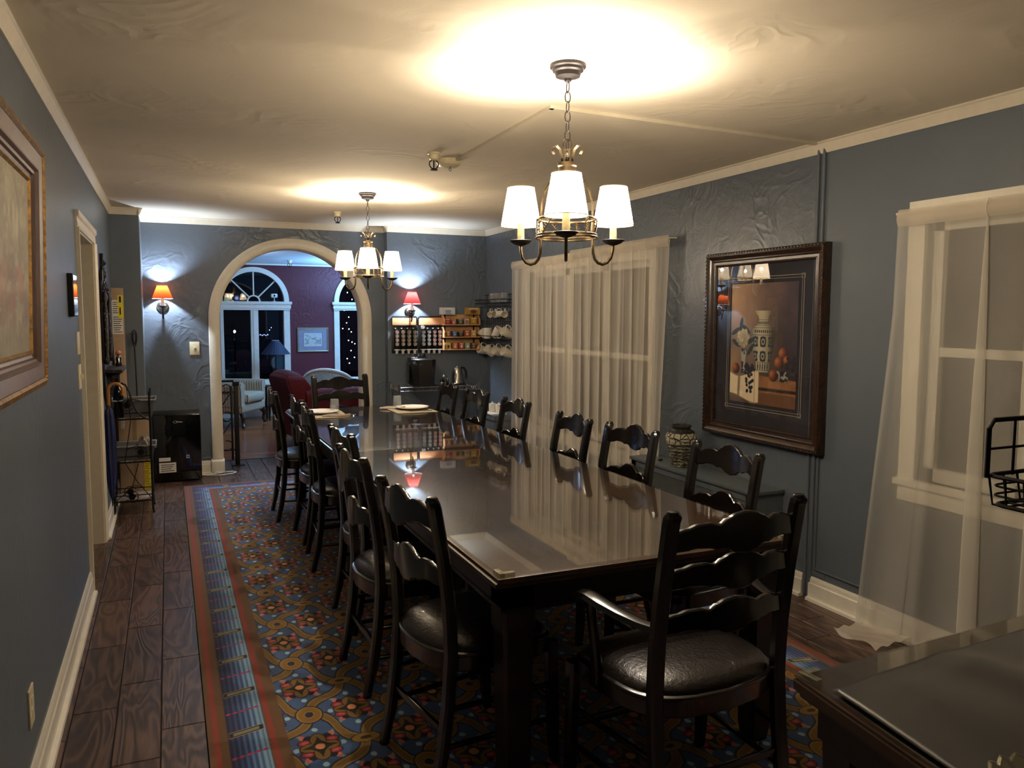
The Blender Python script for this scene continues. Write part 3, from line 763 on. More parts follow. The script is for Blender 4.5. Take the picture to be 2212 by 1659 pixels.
def make_chair(kind):
    arm = kind == 'arm'
    H = .98 if arm else .945; hp = .228 if arm else .19; hf = .262 if arm else .215; yf = .215
    def back(z):  # y of the rear post axis
        tab = [(0, -.232), (.12, -.205), (.28, -.183), (.44, -.172), (.58, -.176), (.75, -.196), (H, -.232)]
        for (a, va), (c, vc) in zip(tab, tab[1:]):
            if a <= z <= c: return va+(vc-va)*(z-a)/(c-a)
        return tab[-1][1]
    root = thing('dining_armchair' if arm else 'dining_chair', 'x', 'chair')
    for sx in (-1, 1):
        b_ = MB(); pw = .046 if arm else .042
        path = [(sx*hp, back(z), z, pw*(.8 if z < .1 else 1), .036*(.85 if z < .1 else 1)) for z in (0, .06, .12, .2, .28, .36, .44, .52, .60, .68, .76, .84, H-.03)]
        path.append((sx*hp, back(H)-.001, H-.012, pw, .038)); path.append((sx*hp, back(H)-.002, H-.004, pw*.8, .032))
        b_.post(path, .22); o = b_.build('back_leg', M['chair'], root)
        b_ = MB(); b_.lathe([(.019, 0), (.019, .003), (.015, .009), (.006, .011)], (sx*hp, back(H)-.002, H-.005), 16); b_.build('finial', M['chair'], root)
        b_ = MB(); b_.post([(sx*(hf+.006), yf-.02+.012, 0, .03, .03), (sx*(hf+.004), yf-.02+.004, .08, .036, .036), (sx*hf, yf-.025, .42, .044, .044)], .2); b_.build('front_leg', M['chair'], root)
    zs = ((H-.085, 1.0), (H-.195, .92), (H-.325, .88)) if arm else ((H-.072, 1.0), (H-.26, .92))
    for z, sc in zs: slat_bm(hp-.012, z, sc, back(z), .040, .018, .78 if arm else 1.0).build('back_slat', M['chair'], root, ang=40)
    # seat rail and cushion
    O = seat_outline(hf+.022, hp+.028, -.165, yf, .055)
    b_ = MB(); b_.loft([[(x*.985, y*.985, .385) for x, y in O], [(x, y, .39) for x, y in O], [(x, y, .432) for x, y in O], [(x*1.012, y*1.012, .436) for x, y in O], [(x*1.012, y*1.012, .444) for x, y in O], [(x*.985, y*.985, .448) for x, y in O]])
    b_.build('seat_rail', M['chair'], root)
    b_ = MB(); secs = []
    for k in range(10):
        a = k/9*PI/2; s_ = .975*math.cos(a)**.55 if k < 9 else .02; z = .444+.056*math.sin(a)
        secs.append([(x*s_, (y-.02)*s_+.02, z) for x, y in O])
    b_.loft(secs); b_.build('seat_cushion', M['seat'], root, ang=60)
    for sx in (-1, 1):
        for z in (.15, .27):
            b_ = MB(); b_.post([(0, 0, 0, .02, .014), (0, 0, 1, .02, .014)], .25)
            p, q = Vector((sx*hp, back(z), z)), Vector((sx*hf, yf-.015, z)); d = q-p
            m = Matrix.Translation(p) @ d.to_track_quat('Z', 'Y').to_matrix().to_4x4() @ Matrix.Diagonal((1, 1, d.length, 1))
            bmesh.ops.transform(b_.bm, matrix=m, verts=b_.bm.verts); b_.build('side_stretcher', M['chair'], root)
    for y, z, hw in ((back(.2), .20, hp), (yf-.017, .21, hf)):
        b_ = MB(); b_.box((-hw, y-.007, z-.012), (hw, y+.007, z+.012), .003); b_.build('cross_stretcher', M['chair'], root)
    if arm:
        for sx in (-1, 1):
            b_ = MB(); secs = []
            pts = [(hp+.0, -.19, .648), (hp+.012, -.12, .644), (hp+.03, -.05, .650), (hp+.052, .01, .664), (hp+.064, .055, .676), (hp+.07, .085, .676), (hp+.074, .103, .668)]
            for i, (x, y, z) in enumerate(pts):
                w_ = .020+.010*(i/6); th = .013 if i < 6 else .009
                secs.append([(sx*(x-w_), y, z-th*.6), (sx*(x-w_*.8), y, z+th*.6), (sx*x, y, z+th), (sx*(x+w_*.8), y, z+th*.6), (sx*(x+w_), y, z-th*.6), (sx*x, y, z-th)])
            b_.loft(secs); b_.build('arm_rest', M['chair'], root, ang=50)
            b_ = MB(); b_.post([(sx*(hf-.005), .06, .40, .03, .036), (sx*(hf+.012), .05, .50, .026, .03), (sx*(hf+.028), .045, .60, .026, .028), (sx*(hf+.03), .055, .668, .03, .03)], .25); b_.build('arm_support', M['chair'], root)
    return root
side0 = make_chair('side'); arm0 = make_chair('arm')
LCH = [(2.465, .91, 9.5, 'dining chair nearest the camera on the left of the table, its seat leather worn through'),
       (3.17, .894, 2.6, 'second dining chair from the camera on the left of the long table'),
       (3.80, .978, 3, 'third dining chair from the camera on the left of the long table'),
       (4.78, .98, -4, 'fourth dining chair from the camera on the left of the long table'),
       (5.37, 1.0, 1, 'fifth dining chair from the camera on the left, in front of the left place setting'),
       (6.02, .922, -1, 'farthest dining chair on the left side of the table, nearest the arch')]
first = [True]
def put(src, loc, rz, label, group):
    if first[0] is True or src.get('used') is None:
        pass
    if 'used' not in src:
        src['used'] = 1; src.location = loc; src.rotation_euler = (0, 0, rz); src['label'] = label; src['group'] = group; return src
    o = dup(src, loc, rz, label, group)
    return o
RZ0 = .009
for y, x, dg, lb in LCH: put(side0, (x, y, RZ0), -PI/2+R(dg), lb, 'ladder-back side chairs along the table')
RCH = [(2.64, 1.898, 3, 'dining chair nearest the camera on the right of the table, before the framed print'),
       (3.32, 1.861, 4.5, 'second dining chair from the camera on the right, before the grey radiator cover'),
       (3.855, 1.807, -2.7, 'third dining chair from the camera on the right, left of the antique vase'),
       (4.71, 1.84, 0, 'fourth dining chair from the camera on the right, before the far sheer curtain'),
       (5.39, 1.83, 2, 'fifth dining chair from the camera on the right, before the grey hamper'),
       (5.97, 1.81, -1, 'farthest dining chair on the right side, in front of the chrome coffee cart')]
for y, x, dg, lb in RCH: put(side0, (x, y, RZ0), PI/2+R(dg), lb, 'ladder-back side chairs along the table')
put(arm0, (1.405, 1.945, RZ0), R(4), 'three-slat armchair at the near head of the table, its back to the camera', 'armchairs at the table heads')
put(arm0, (1.375, 6.60, RZ0), PI+R(8), 'three-slat armchair at the far head of the table in front of the arch', 'armchairs at the table heads')
for o in (side0, arm0): del o['used']

# ------------------------------------------------------------------ place settings
def placemat(x, y, rz, label):
    b_ = MB(); b_.box((-.16, -.21, 0), (.16, .21, .004), .0015); o = b_.build('placemat', M['mat'], loc=(x, y, TZ)); o.rotation_euler.z = rz; tag(o, label, 'placemat', 'placemats at the far end of the table')
placemat(1.755, 6.09, R(1), 'taupe placemat on the right side of the table under a white plate'); placemat(1.06, 6.02, R(-2), 'taupe placemat on the left side of the table under a white plate')
def plate(x, y, label):
    b_ = MB(); b_.lathe([(.075, 0), (.08, .003), (.125, .016), (.134, .020), (.133, .0225), (.122, .019), (.085, .008), (.08, .0065), (.001, .006)], (0, 0, 0), 40, cap1=False)
    o = b_.build('plate', M['ceramic'], loc=(x, y, TZ+.004)); tag(o, label, 'plate', 'white dinner plates')
plate(1.775, 6.11, 'white dinner plate on the right-hand placemat'); plate(1.055, 6.09, 'white dinner plate on the left-hand placemat')
def tumbler(x, y, label):
    b_ = MB(); b_.lathe([(.036, 0), (.037, .003), (.032, .095), (.028, .098), (.026, .096), (.0255, .088), (.030, .086), (.033, .01), (.034, .0)], (0, 0, 0), 28, cap0=False, cap1=False)
    o = b_.build('tumbler', M['tumbler'], loc=(x, y, TZ+.0042)); o['category'] = 'x'; tag(o, label, 'glass', 'upside-down tumblers')
tumbler(1.69, 6.24, 'upside-down clear tumbler beside the right-hand plate'); tumbler(1.17, 6.17, 'upside-down clear tumbler beside the left-hand plate')
def napkin(x, y, rz, label):
    def fn(u, v):
        return ((u-.5)*.07*(1+.2*math.sin(v*5)), (v-.5)*.2, .004+.016*math.sin(PI*u)**.6*(.7+.3*math.sin(v*9+u*4)))
    b_ = MB(); b_.grid(fn, 14, 20); b_.box((-.033, -.1, 0), (.033, .1, .006)); o = b_.build('napkin', M['napkin'], loc=(x, y, TZ+.004)); o.rotation_euler.z = rz; tag(o, label, 'napkin', 'folded napkins')
napkin(1.64, 6.205, R(70), 'rumpled taupe napkin behind the right-hand tumbler'); napkin(1.13, 5.885, R(80), 'folded taupe napkin in front of the left-hand plate')
def cutlery(kind, x, y, rz, label):
    b_ = MB()
    if kind == 'fork':
        b_.tube([(0, -.09, .003), (0, 0, .005), (0, .05, .004)], [.004, .003, .003], 6)
        b_.box((-.011, .048, .002), (.011, .062, .004)); [b_.box((-.011+k*.0065, .06, .002), (-.0085+k*.0065, .095, .004)) for k in range(4)]
    else:
        b_.tube([(0, -.09, .003), (0, 0, .005)], [.005, .004], 6); b_.prism([(-.003, 0), (.009, .01), (.009, .085), (.002, .10), (-.003, .09)], 2, .002, .004)
    o = b_.build(kind, M['steel'], loc=(x, y, TZ+.004)); o.rotation_euler.z = rz; tag(o, label, kind)
cutlery('fork', 1.185, 5.90, R(85), 'steel fork lying on the left-hand placemat by the napkin'); cutlery('knife', 1.80, 5.945, R(88), 'steel knife lying on the right-hand placemat')

# ------------------------------------------------------------------ chandeliers
def chandelier(loc, az, first_, idx):
    lbs = ['bronze chandelier with three lit white shades hanging over the near half of the table', 'bronze chandelier with three lit white shades hanging over the far end of the table', 'bronze chandelier with three lit white shades hanging behind the camera']
    S = .948
    root = thing('chandelier', lbs[idx], 'chandelier', (loc[0], loc[1], 0), 0, 'matching three-arm chandeliers')
    Zs = lambda z: 1.5+(z-1.5)*S
    def mk(b_, name, mat, parent, ang=40):
        for v in b_.bm.verts: v.co = Vector((v.co.x*S, v.co.y*S, Zs(v.co.z)))
        return b_.build(name, mat, parent, ang=ang)
    mk(MB().lathe([(.068, 2.4385), (.068, 2.428), (.060, 2.424), (.058, 2.415), (.050, 2.410), (.046, 2.395), (.016, 2.388), (.012, 2.378), (.004, 2.374)], (0, 0, 0), 36), 'ceiling_canopy', M['bronze'], root)
    b_ = MB(); z = 2.376; k = 0
    while z > 2.155:
        h, w_ = .042, .011; cz = z-h/2+.002; a = 0 if k % 2 else PI/2
        pts = []
        for i in range(16):
            q = 2*PI*i/16; x = w_*math.cos(q); pz = cz+h/2*math.sin(q)
            pts.append((x*math.cos(a), x*math.sin(a), pz))
        b_.tube(pts, .0022, 6, closed=True); z -= .036; k += 1
    mk(b_, 'chain', M['bronze'], root)
    b_ = MB(); b_.tube([(.018*math.cos(2*PI*i/16), 0, 2.142+.026*math.sin(2*PI*i/16)) for i in range(16)], .003, 6, closed=True)
    b_.lathe([(.008, 2.118), (.010, 2.112), (.007, 2.106), (.010, 2.10), (.006, 2.094), (.0055, 2.05)], (0, 0, 0), 14); mk(b_, 'stem', M['brass'], root)
    mk(MB().lathe([(.030, 2.01), (.033, 2.02), (.033, 2.062), (.037, 2.066), (.037, 2.078), (.030, 2.08), (.029, 2.066), (.001, 2.06)], (0, 0, 0), 30, cap1=False), 'crown_collar', M['brass'], root)
    for i in range(3):
        a = R(az+60+120*i); pts = [(.018, 2.06), (.022, 2.10), (.03, 2.125), (.045, 2.138), (.058, 2.130), (.062, 2.115), (.055, 2.105)]
        b_ = MB(); secs = [[((r+.0015)*math.cos(a)-w_*math.sin(a), (r+.0015)*math.sin(a)+w_*math.cos(a), z+dz) for w_, dz in ((-.009, 0), (.009, 0), (.009, .002), (-.009, .002))] for r, z in pts]
        b_.loft(secs); mk(b_, 'scroll', M['brass'], root)
    # cage: two hoops, bowed straps, leaves
    b_ = MB()
    for z, r in ((1.868, .112), (1.808, .114), (1.798, .117)): b_.tube([(r*math.cos(2*PI*i/36), r*math.sin(2*PI*i/36), z) for i in range(36)], .0045, 6, closed=True)
    mk(b_, 'hoops', M['brass'], root)
    for i in range(3):
        a = R(az+120*i+0); pts = [(.112, 1.87), (.114, 1.90), (.112, 1.94), (.100, 1.98), (.075, 2.015), (.03, 2.04)]
        mk(MB().tube([(r*math.cos(a), r*math.sin(a), z) for r, z in pts], .0045, 6), 'bowed_strap', M['brass'], root)
    for i in range(9):
        a = R(az+40*i); tilt = (i % 3-1)*.5; b_ = MB()
        if i % 3 == 0:   # wheat-like knot on the strap
            b_.tube([(.118*math.cos(a), .118*math.sin(a), z) for z in (1.80, 1.83, 1.86, 1.885)], [.006, .011, .008, .003], 8)
            for k in range(5):
                z = 1.815+k*.013
                for s_ in (-1, 1):
                    da = s_*.16; b_.tube([(.120*math.cos(a), .120*math.sin(a), z), (.122*math.cos(a+da*.6), .122*math.sin(a+da*.6), z+.012), (.118*math.cos(a+da), .118*math.sin(a+da), z+.008)], [.003, .0035, .001], 5)
        else:            # leaning fern leaf
            n = 8
            spine = [(a+tilt*.9*(k/n-.5), 1.806+.058*k/n) for k in range(n+1)]
            b_.tube([(.114*math.cos(q), .114*math.sin(q), z) for q, z in spine], .0022, 5)
            for q, z in spine[1:-1]:
                for s_ in (-1, 1):
                    b_.tube([(.114*math.cos(q), .114*math.sin(q), z), (.116*math.cos(q+s_*.10), .116*math.sin(q+s_*.10), z+.010)], [.0028, .0008], 4)
        mk(b_, 'leaf', M['brass'], root)
    for i in range(3):
        a = R(az+120*i); c, s_ = math.cos(a), math.sin(a); ro = .21
        pts = [(.117, 1.80), (.117, 1.775), (.119, 1.745), (.127, 1.722), (.142, 1.707), (.163, 1.702), (.184, 1.710), (.200, 1.728), (.208, 1.755), (.21, 1.782)]
        arm = mk(MB().tube([(r*c, r*s_, z) for r, z in pts], .0062, 10), 'arm', M['brass'], root)
        cc = (ro*c, ro*s_, 0)
        mk(MB().lathe([(.004, 1.776), (.018, 1.780), (.034, 1.787), (.045, 1.798), (.044, 1.799), (.030, 1.792), (.001, 1.789)], cc, 30, cap1=False), 'drip_pan', M['bronze'], arm)
        mk(MB().lathe([(.0135, 1.79), (.0140, 1.82), (.0128, 1.86), (.0132, 1.895), (.009, 1.90)], cc, 16), 'candle_sleeve', M['candle'], arm)
        mk(MB().lathe([(.0085, 1.90), (.015, 1.915), (.0165, 1.93), (.012, 1.95), (.004, 1.966)], cc, 14), 'bulb', M['bulb'], arm)
        b_ = MB(); b_.lathe([(.079, 1.855), (.0525, 2.003)], cc, 40, cap0=False, cap1=False)
        sh = mk(b_, 'lamp_shade', M['shade'], root)
        b_ = MB()
        for z, r in ((1.856, .0795), (2.003, .053)): b_.tube([(cc[0]+r*math.cos(2*PI*k/32), cc[1]+r*math.sin(2*PI*k/32), z) for k in range(32)], .0016, 5, closed=True)
        mk(b_, 'shade_trim', M['shade_trim'], sh)
        add_light('POINT', (cc[0]*S, cc[1]*S, Zs(1.945)), CHAND_W, WARM, .012, parent=root)
    return root
M['bulb'] = bulb_mat('lit_bulb', (1, .8, .55), 12)
for i, (l, a) in enumerate(CHANDELIERS): chandelier(l, a, i == 0, i)

# ------------------------------------------------------------------ wall sconces
def sconce(x, y, label, mat, z0):
    root = thing('wall_sconce', label, 'sconce', (x, y, 0), 0, 'iron sconces with coloured shades')
    dz = z0-1.646
    Bz = lambda z: z+dz
    b_ = MB(); b_.lathe([(.050, 0), (.050, -.008), (.043, -.013), (.040, -.009), (.034, -.009), (.030, -.016), (.020, -.020), (.002, -.021)], (-.0, -.001, Bz(1.575)), 36, axis='y'); b_.build('backplate', M['steel'], root)
    y1 = -.098
    b_ = MB(); b_.tube([(0, -.018, Bz(1.575)), (0, -.05, Bz(1.555)), (.0, -.075, Bz(1.52)), (.0, -.082, Bz(1.49)), (.0, -.07, Bz(1.468)), (0, -.058, Bz(1.470))], [.006, .007, .008, .008, .007, .004], 8)
    b_.tube([(.0, -.078, Bz(1.505)), (0, y1, Bz(1.54)), (0, y1, Bz(1.568))], .006, 8); b_.build('arm', M['black_metal'], root)
    MB().lathe([(.004, Bz(1.562)), (.02, Bz(1.566)), (.042, Bz(1.580)), (.041, Bz(1.582)), (.001, Bz(1.574))], (0, y1, 0), 28, cap1=False).build('drip_pan', M['black_metal'], root)
    MB().lathe([(.0135, Bz(1.576)), (.0135, Bz(1.65)), (.009, Bz(1.655))], (0, y1, 0), 16).build('candle_sleeve', M['white_plastic'], root)
    MB().lathe([(.009, Bz(1.655)), (.016, Bz(1.675)), (.017, Bz(1.69)), (.014, Bz(1.728)), (.003, Bz(1.745))], (0, y1, 0), 14).build('bulb', M['bulb_cool'], root)
    sh = MB().lathe([(.088, Bz(1.646)), (.043, Bz(1.763))], (0, y1, 0), 40, cap0=False, cap1=False).build('lamp_shade', mat, root)
    b_ = MB()
    for z, r in ((1.647, .0885), (1.763, .0435)): b_.tube([(r*math.cos(2*PI*k/32), y1+r*math.sin(2*PI*k/32), Bz(z)) for k in range(32)], .002, 5, closed=True)
    b_.build('shade_trim', M['white_plastic'], sh)
    add_light('POINT', (0, y1, Bz(1.728)), SCONCE_W, COOL, .012, parent=root)
M['bulb_cool'] = bulb_mat('lit_cool_bulb', (.8, .9, 1), 10)
sconce(-.037, YA, 'iron wall sconce with an orange shade left of the arch', M['orange'], 1.646)
sconce(2.262, YR, 'iron wall sconce with a red shade above the coffee pod racks', M['redshade'], 1.618)

# ------------------------------------------------------------------ ceiling fittings
def sprinkler(x, y, z, label):
    root = thing('sprinkler_head', label, 'sprinkler', (x, y, z), 0, 'sprinkler heads')
    MB().lathe([(.036, 0), (.036, -.008), (.028, -.012), (.026, -.034), (.018, -.040), (.002, -.041)], (0, 0, 0), 24).build('escutcheon', M['ivory'], root)
    b_ = MB()
    for s_ in (-1, 1): b_.tube([(s_*.007, 0, -.038), (s_*.024, 0, -.050), (s_*.026, 0, -.066), (s_*.016, 0, -.082), (s_*.003, 0, -.088)], .0035, 6)
    b_.tube([(0, 0, -.038), (0, 0, -.09)], .004, 6); b_.lathe([(.002, -.088), (.020, -.090), (.022, -.094), (.002, -.096)], (0, 0, 0), 16); b_.build('frame', M['black_metal'], root)
sprinkler(1.368, 4.245, ZC, 'black sprinkler head on the ceiling left of the smoke detector')
sprinkler(1.376, 6.98, ZC, 'black sprinkler head on the ceiling just left of the far chandelier')
sprinkler(1.56, 11.3, LIV_Z, 'sprinkler head on the ceiling of the room beyond the arch')
root = thing('smoke_detector', 'cream round smoke detector on the ceiling at the end of the raceway', 'smoke detector', (1.505, 4.397, ZC))
MB().lathe([(.070, 0), (.070, -.022), (.066, -.026), (.066, -.030), (.058, -.036), (.040, -.044), (.002, -.046)], (0, 0, 0), 40).build('housing', M['ivory'], root)
b_ = MB(); b_.tube([(.006*math.cos(2*PI*i/10), -.03, -.060+.008*math.sin(2*PI*i/10)) for i in range(10)], .0018, 5, closed=True); b_.tube([(0, -.03, -.052), (0, -.03, -.042)], .002, 5); b_.build('test_ring', M['black_metal'], root)

# ------------------------------------------------------------------ curtains on the right wall
def curtain(name, label, y0, y1, ztop, zbot, x, mat, seed, folds, amp, flare=None, group=None, pool=0, over=1.5):
    rs = random.Random(seed); ph = [rs.uniform(0, 2*PI) for _ in range(6)]; fr = [folds, folds*1.63, folds*.47, folds*2.7]
    root = thing(name, label, 'curtain', (x, (y0+y1)/2, 0), 0, group)
    yc = (y0+y1)/2; nu = int(abs(y1-y0)*95); nv = 34
    def S(u, v):   # u along, v 0 top .. 1 bottom
        k = .35+.65*v**.7; A = amp*k
        t = u*2*PI; edge = min(1, u*7, (1-u)*7)
        wv = .55*math.sin(fr[0]*t+ph[0]+.5*math.sin(v*3+ph[4]))+.3*math.sin(fr[1]*t+ph[1]-v*1.1)+.35*math.sin(fr[2]*t+ph[2]+v*2.2)+.12*(1-v)*math.sin(fr[3]*4*t)
        sl = .75*math.cos(fr[0]*t+ph[0])+.4*math.cos(fr[1]*t+ph[1])
        y = y0+(y1-y0)*u+sl*A*over*edge+(flare(u, v) if flare else 0)
        z = ztop+(zbot-ztop)*v
        xx = -A*wv*.9-.004
        return xx, y-yc, z
    def fn(u, v): return S(u, v)
    b_ = MB(); b_.grid(fn, nu, nv); b_.build('panel', mat, root, ang=180)
    hb_ = MB()
    def hf(u, v):
        xx, y, _ = S(u, 0); return (xx*.5-.007-.012*math.sin(PI*v), y, ztop+.012-.075*v)
    hb_.grid(hf, nu, 5); hb_.build('rod_pocket', M['hem'], root, ang=180)
    return root
XC = 3.032
curtain('sheer_curtain', 'cream sheer curtain panel nearest the coffee corner, left half of the long rod', 5.72, 6.98, 2.0, .03, XC, M['sheer1'], 3, 9, .028, group='sheer panels on the far rod')
curtain('sheer_curtain', 'cream sheer curtain panel beside the antique vase, right half of the long rod', 4.40, 5.78, 2.02, .03, XC, M['sheer1'], 11, 9, .028, group='sheer panels on the far rod', flare=lambda u, v: (.0 if u > .4 else .09*v*(1-u/.4)))
def rod(label, y0, y1, z0, z1, x):
    root = thing('curtain_rod', label, 'curtain rod', (x, (y0+y1)/2, 0)); yc = (y0+y1)/2
    MB().tube([(.04, y0-yc, z0), (0, y0-yc+.004, z0), (0, y1-yc-.004, z1), (.04, y1-yc, z1)], .006, 8).build('rod', M['white'], root)
rod('thin white curtain rod over the far window', 4.385, 7.0, 2.012, 1.992, XC-.001)
rod('thin white curtain rod over the near right window', 1.2, 2.645, 1.962, 1.962, 3.035)
def fl2(u, v): return (.17*max(0, v-.22)**1.1 if u > .93 else .17*max(0, v-.22)**1.1*max(0, (u-.72)/.21)) 
curtain('sheer_curtain', 'ivory sheer curtain at the right edge of the picture, its hem bunched on the floor', 1.2, 2.62, 1.965, .02, 3.035, M['sheer2'], 27, 6.6, .034, flare=fl2, over=2.4)
# bunched hem lying on the floor
def hemfn(u, v):
    x = 2.86+.16*u+.02*math.sin(v*7); y = 2.50+.26*v-.05*u; z = .012+.05*u*(1-.5*v)+.012*math.sin(u*9+v*5)**2
    return x, y, z
b_ = MB(); b_.grid(hemfn, 16, 16); o = b_.build('curtain_hem', M['hem'], ang=180); 
hemroot = [q for q in bpy.data.objects if q.name.startswith('sheer_curtain') and 'ivory' in q.get('label', '')][0]
o.parent = hemroot; o.location = Vector((0, 0, 0))-hemroot.location

# ------------------------------------------------------------------ framed still-life print
def frame_profile(b_, w, h, prof, face):
    """mitred frame: prof [(inset, out)], centred at origin in local (u, v, out)"""
    secs = []
    for su, sv in ((-1, -1), (1, -1), (1, 1), (-1, 1), (-1, -1)):
        secs.append([face(su*(w/2-i), sv*(h/2-i), o_) for i, o_ in prof])
    b_.loft(secs, cap=False)
    return b_
def still(U, V):
    A = .54/.69; x = U*A; y = V; H = U.shape   # x 0..A , y 0..1
    n = vnoise(U, V, 4, 1); n2 = vnoise(U, V, 12, 2)
    t = np.clip((x-.05)*1.6, 0, 1)[..., None]
    img = np.array([.70, .57, .44])*(1-t)+np.array([.24, .18, .20])*t
    img = img*(.75+.5*n[..., None]); img = img*(.55+.5*np.clip(y*1.1, 0, 1))[..., None]
    # table and cloth
    tb_ = soft((y-.245)+.05*(x-.3), .01); img = lay(img, tb_*(x > .25), (.50, .34, .20)); img = img*np.where((tb_*(x > .25))[..., None] > .5, .8+.4*n2[..., None], 1)
    img = lay(img, soft(np.abs(y-.13-.0*x)-.012, .01)*(x > .33), (.12, .07, .05)); img = lay(img, soft(y-.10, .01)*(x > .33), (.38, .25, .15))
    cl = soft((y-.25+.03*np.sin(x*14)), .01)*soft(x-.36, .01)*soft(-(y-.04-.03*np.cos(x*10)), .01)
    img = lay(img, cl, (.80, .74, .62)); img = lay(img, soft(np.abs(x-.11-.04*y)-.012, .02)*cl, (.45, .38, .3)); img = lay(img, soft(np.abs(x-.31)-.002, .003)*cl, (.3, .25, .2))
    def E(cx, cy, rx, ry): return np.sqrt(((x-cx)/rx)**2+((y-cy)/ry)**2)-1
    # big vase
    img = img*1.25
    cx = .400
    prof = np.interp(y, [.27, .29, .36, .46, .56, .60, .635, .66, .70, .73, .76, .775], [.078, .072, .088, .122, .150, .158, .130, .070, .052, .062, .096, .106])
    vm = soft(np.abs(x-cx)-prof, .006)*soft(-(y-.27), .005)*soft(y-.775, .004)
    sh = np.clip(1.0-((x-cx+.035)/.18)**2*1.1, .3, 1)[..., None]
    vc = np.array([.87, .82, .68])*sh
    blue = (.13, .19, .26)
    dm = 0*x
    for j, (yy, k) in enumerate(((.40, .9), (.52, 1.0))):
        for q in (-1, 0, 1):
            c2 = cx+q*.092; s_ = .034*(1-.25*abs(q)); r_ = np.sqrt(((x-c2)/s_)**2+((y-yy)/(.042))**2)
            dm = np.maximum(dm, soft(np.abs(r_-.85)-.22, .15)); dm = np.maximum(dm, soft(r_-.35, .15))
            for a in range(4):
                px, py = c2+.030*math.cos(a*PI/2+.78), yy+.042*math.sin(a*PI/2+.78); dm = np.maximum(dm, soft(np.sqrt(((x-px)/.012)**2+((y-py)/.012)**2)-1, .4))
    for q in range(-4, 5): dm = np.maximum(dm, soft(E(cx+q*.024, .605, .008, .012), .3)); dm = np.maximum(dm, soft(E(cx+q*.014, .675, .005, .012), .3)); dm = np.maximum(dm, soft(E(cx+q*.028, .315, .007, .03), .3))
    for yy in (.635, .655, .70, .575, .285, .35): dm = np.maximum(dm, soft(np.abs(y-yy)-.0022, .003)*.7)
    vc = lay(vc, dm, blue); img = img*(1-vm[..., None])+vc*vm[..., None]
    # small vase with blossom
    sv = soft(np.abs(x-.165)-np.interp(y, [.25, .28, .36, .46], [.03, .018, .024, .036]), .006)*soft(-(y-.25), .005)*soft(y-.46, .005)
    pat = (vnoise(U*3, V*3, 12, 5) > .5)[..., None]; img = img*(1-sv[..., None])+np.where(pat, np.array([.75, .73, .68]), np.array([.15, .19, .28]))*sv[..., None]
    for cx2, cy2, an in ((.06, .60, .5), (.19, .62, -.6), (.07, .50, -.5), (.24, .52, .4), (.13, .66, 1.4), (.25, .45, .9)):
        dx, dy = x-cx2, y-cy2; u, v = dx*math.cos(an)+dy*math.sin(an), -dx*math.sin(an)+dy*math.cos(an)
        img = lay(img, soft(np.sqrt((u/.06)**2+(v/.02)**2)-1, .2), (.16, .19, .12))
    for k in range(26):
        a = k*2.4; rr = .012*math.sqrt(k)*1.15; px, py = .155+rr*math.cos(a), .545+rr*math.sin(a)
        e_ = np.sqrt((x-px)**2+(y-py)**2)/.02; img = lay(img, soft(e_-1, .25), (.55, .45, .32)) if k > 25 else lay(img, soft(e_-1, .3), tuple(np.array([.93, .86, .70])*(.78+.22*((k*7) % 5)/4)))
        img = lay(img, soft(np.abs(e_-1)-.06, .1)*.5, (.55, .45, .30))
    # bowl
    bw = soft(np.abs(x-.64)-np.interp(y, [.205, .23, .29], [.045, .05, .082]), .005)*soft(-(y-.205), .005)*soft(y-.29, .004)
    img = img*(1-bw[..., None])+np.where((vnoise(U*3, V*3, 14, 8) > .52)[..., None], np.array([.7, .68, .62]), np.array([.1, .13, .19]))*bw[..., None]
    # fruit
    for px, py, r_ in ((.635, .43, .052), (.68, .375, .045), (.59, .355, .052), (.53, .25, .050), (.075, .285, .046)):
        e_ = E(px, py, r_, r_*.98); m_ = soft(e_, .06); s_ = np.clip(1.05-np.sqrt((x-px+r_*.35)**2+(y-py-r_*.3)**2)/r_*.55, .3, 1.1)[..., None]
        g = np.clip((x-px)/r_*.5+.5, 0, 1)[..., None]; img = img*(1-m_[..., None])+(np.array([.90, .58, .30])*(1-g)+np.array([.62, .20, .12])*g)*s_*m_[..., None]
    rs = random.Random(4)
    gr = [(.20+rs.uniform(-.03, .10)-.0*k, .33-rs.uniform(0, .24)) for k in range(58)]+[(.715+rs.uniform(-.05, .05), .36+rs.uniform(-.055, .05)) for k in range(26)]+[(.67, .225)]
    for px, py in gr:
        if px < .6 and abs(px-.245) > .06*(1-(.33-py)/.3)+.012: continue
        e_ = E(px, py, .0145, .0145); img = lay(img, soft(e_, .15), (.10, .06, .08)); img = lay(img, soft(E(px-.004, py+.004, .004, .004), .5)*.7, (.42, .34, .40))
    return img
PY0, PY1, PZ0, PZ1 = 3.082, 4.052, .785, 1.880
root = thing('framed_print', 'large mahogany-framed still life print of vases and fruit on the right wall', 'picture', (XR, (PY0+PY1)/2, (PZ0+PZ1)/2))
W_, H_ = PY1-PY0, PZ1-PZ0; face = lambda u, v, o_: (-o_, u, v)
b_ = MB(); frame_profile(b_, W_, H_, [(0, 0), (0, .034), (.008, .048), (.022, .052), (.034, .044), (.042, .034), (.050, .036), (.056, .028), (.070, .026), (.078, .030), (.084, .022), (.084, .004)], face); b_.build('frame', M['mahog'], root, ang=25)
b_ = MB(); 
for k in range(40):
    for sv in (-1, 1):
        u = -W_/2+.02+(W_-.04)*k/39; b_.box((-.053, u-.008, sv*(H_/2-.010)-.003), (-.046, u+.006, sv*(H_/2-.010)+.003), .0015)
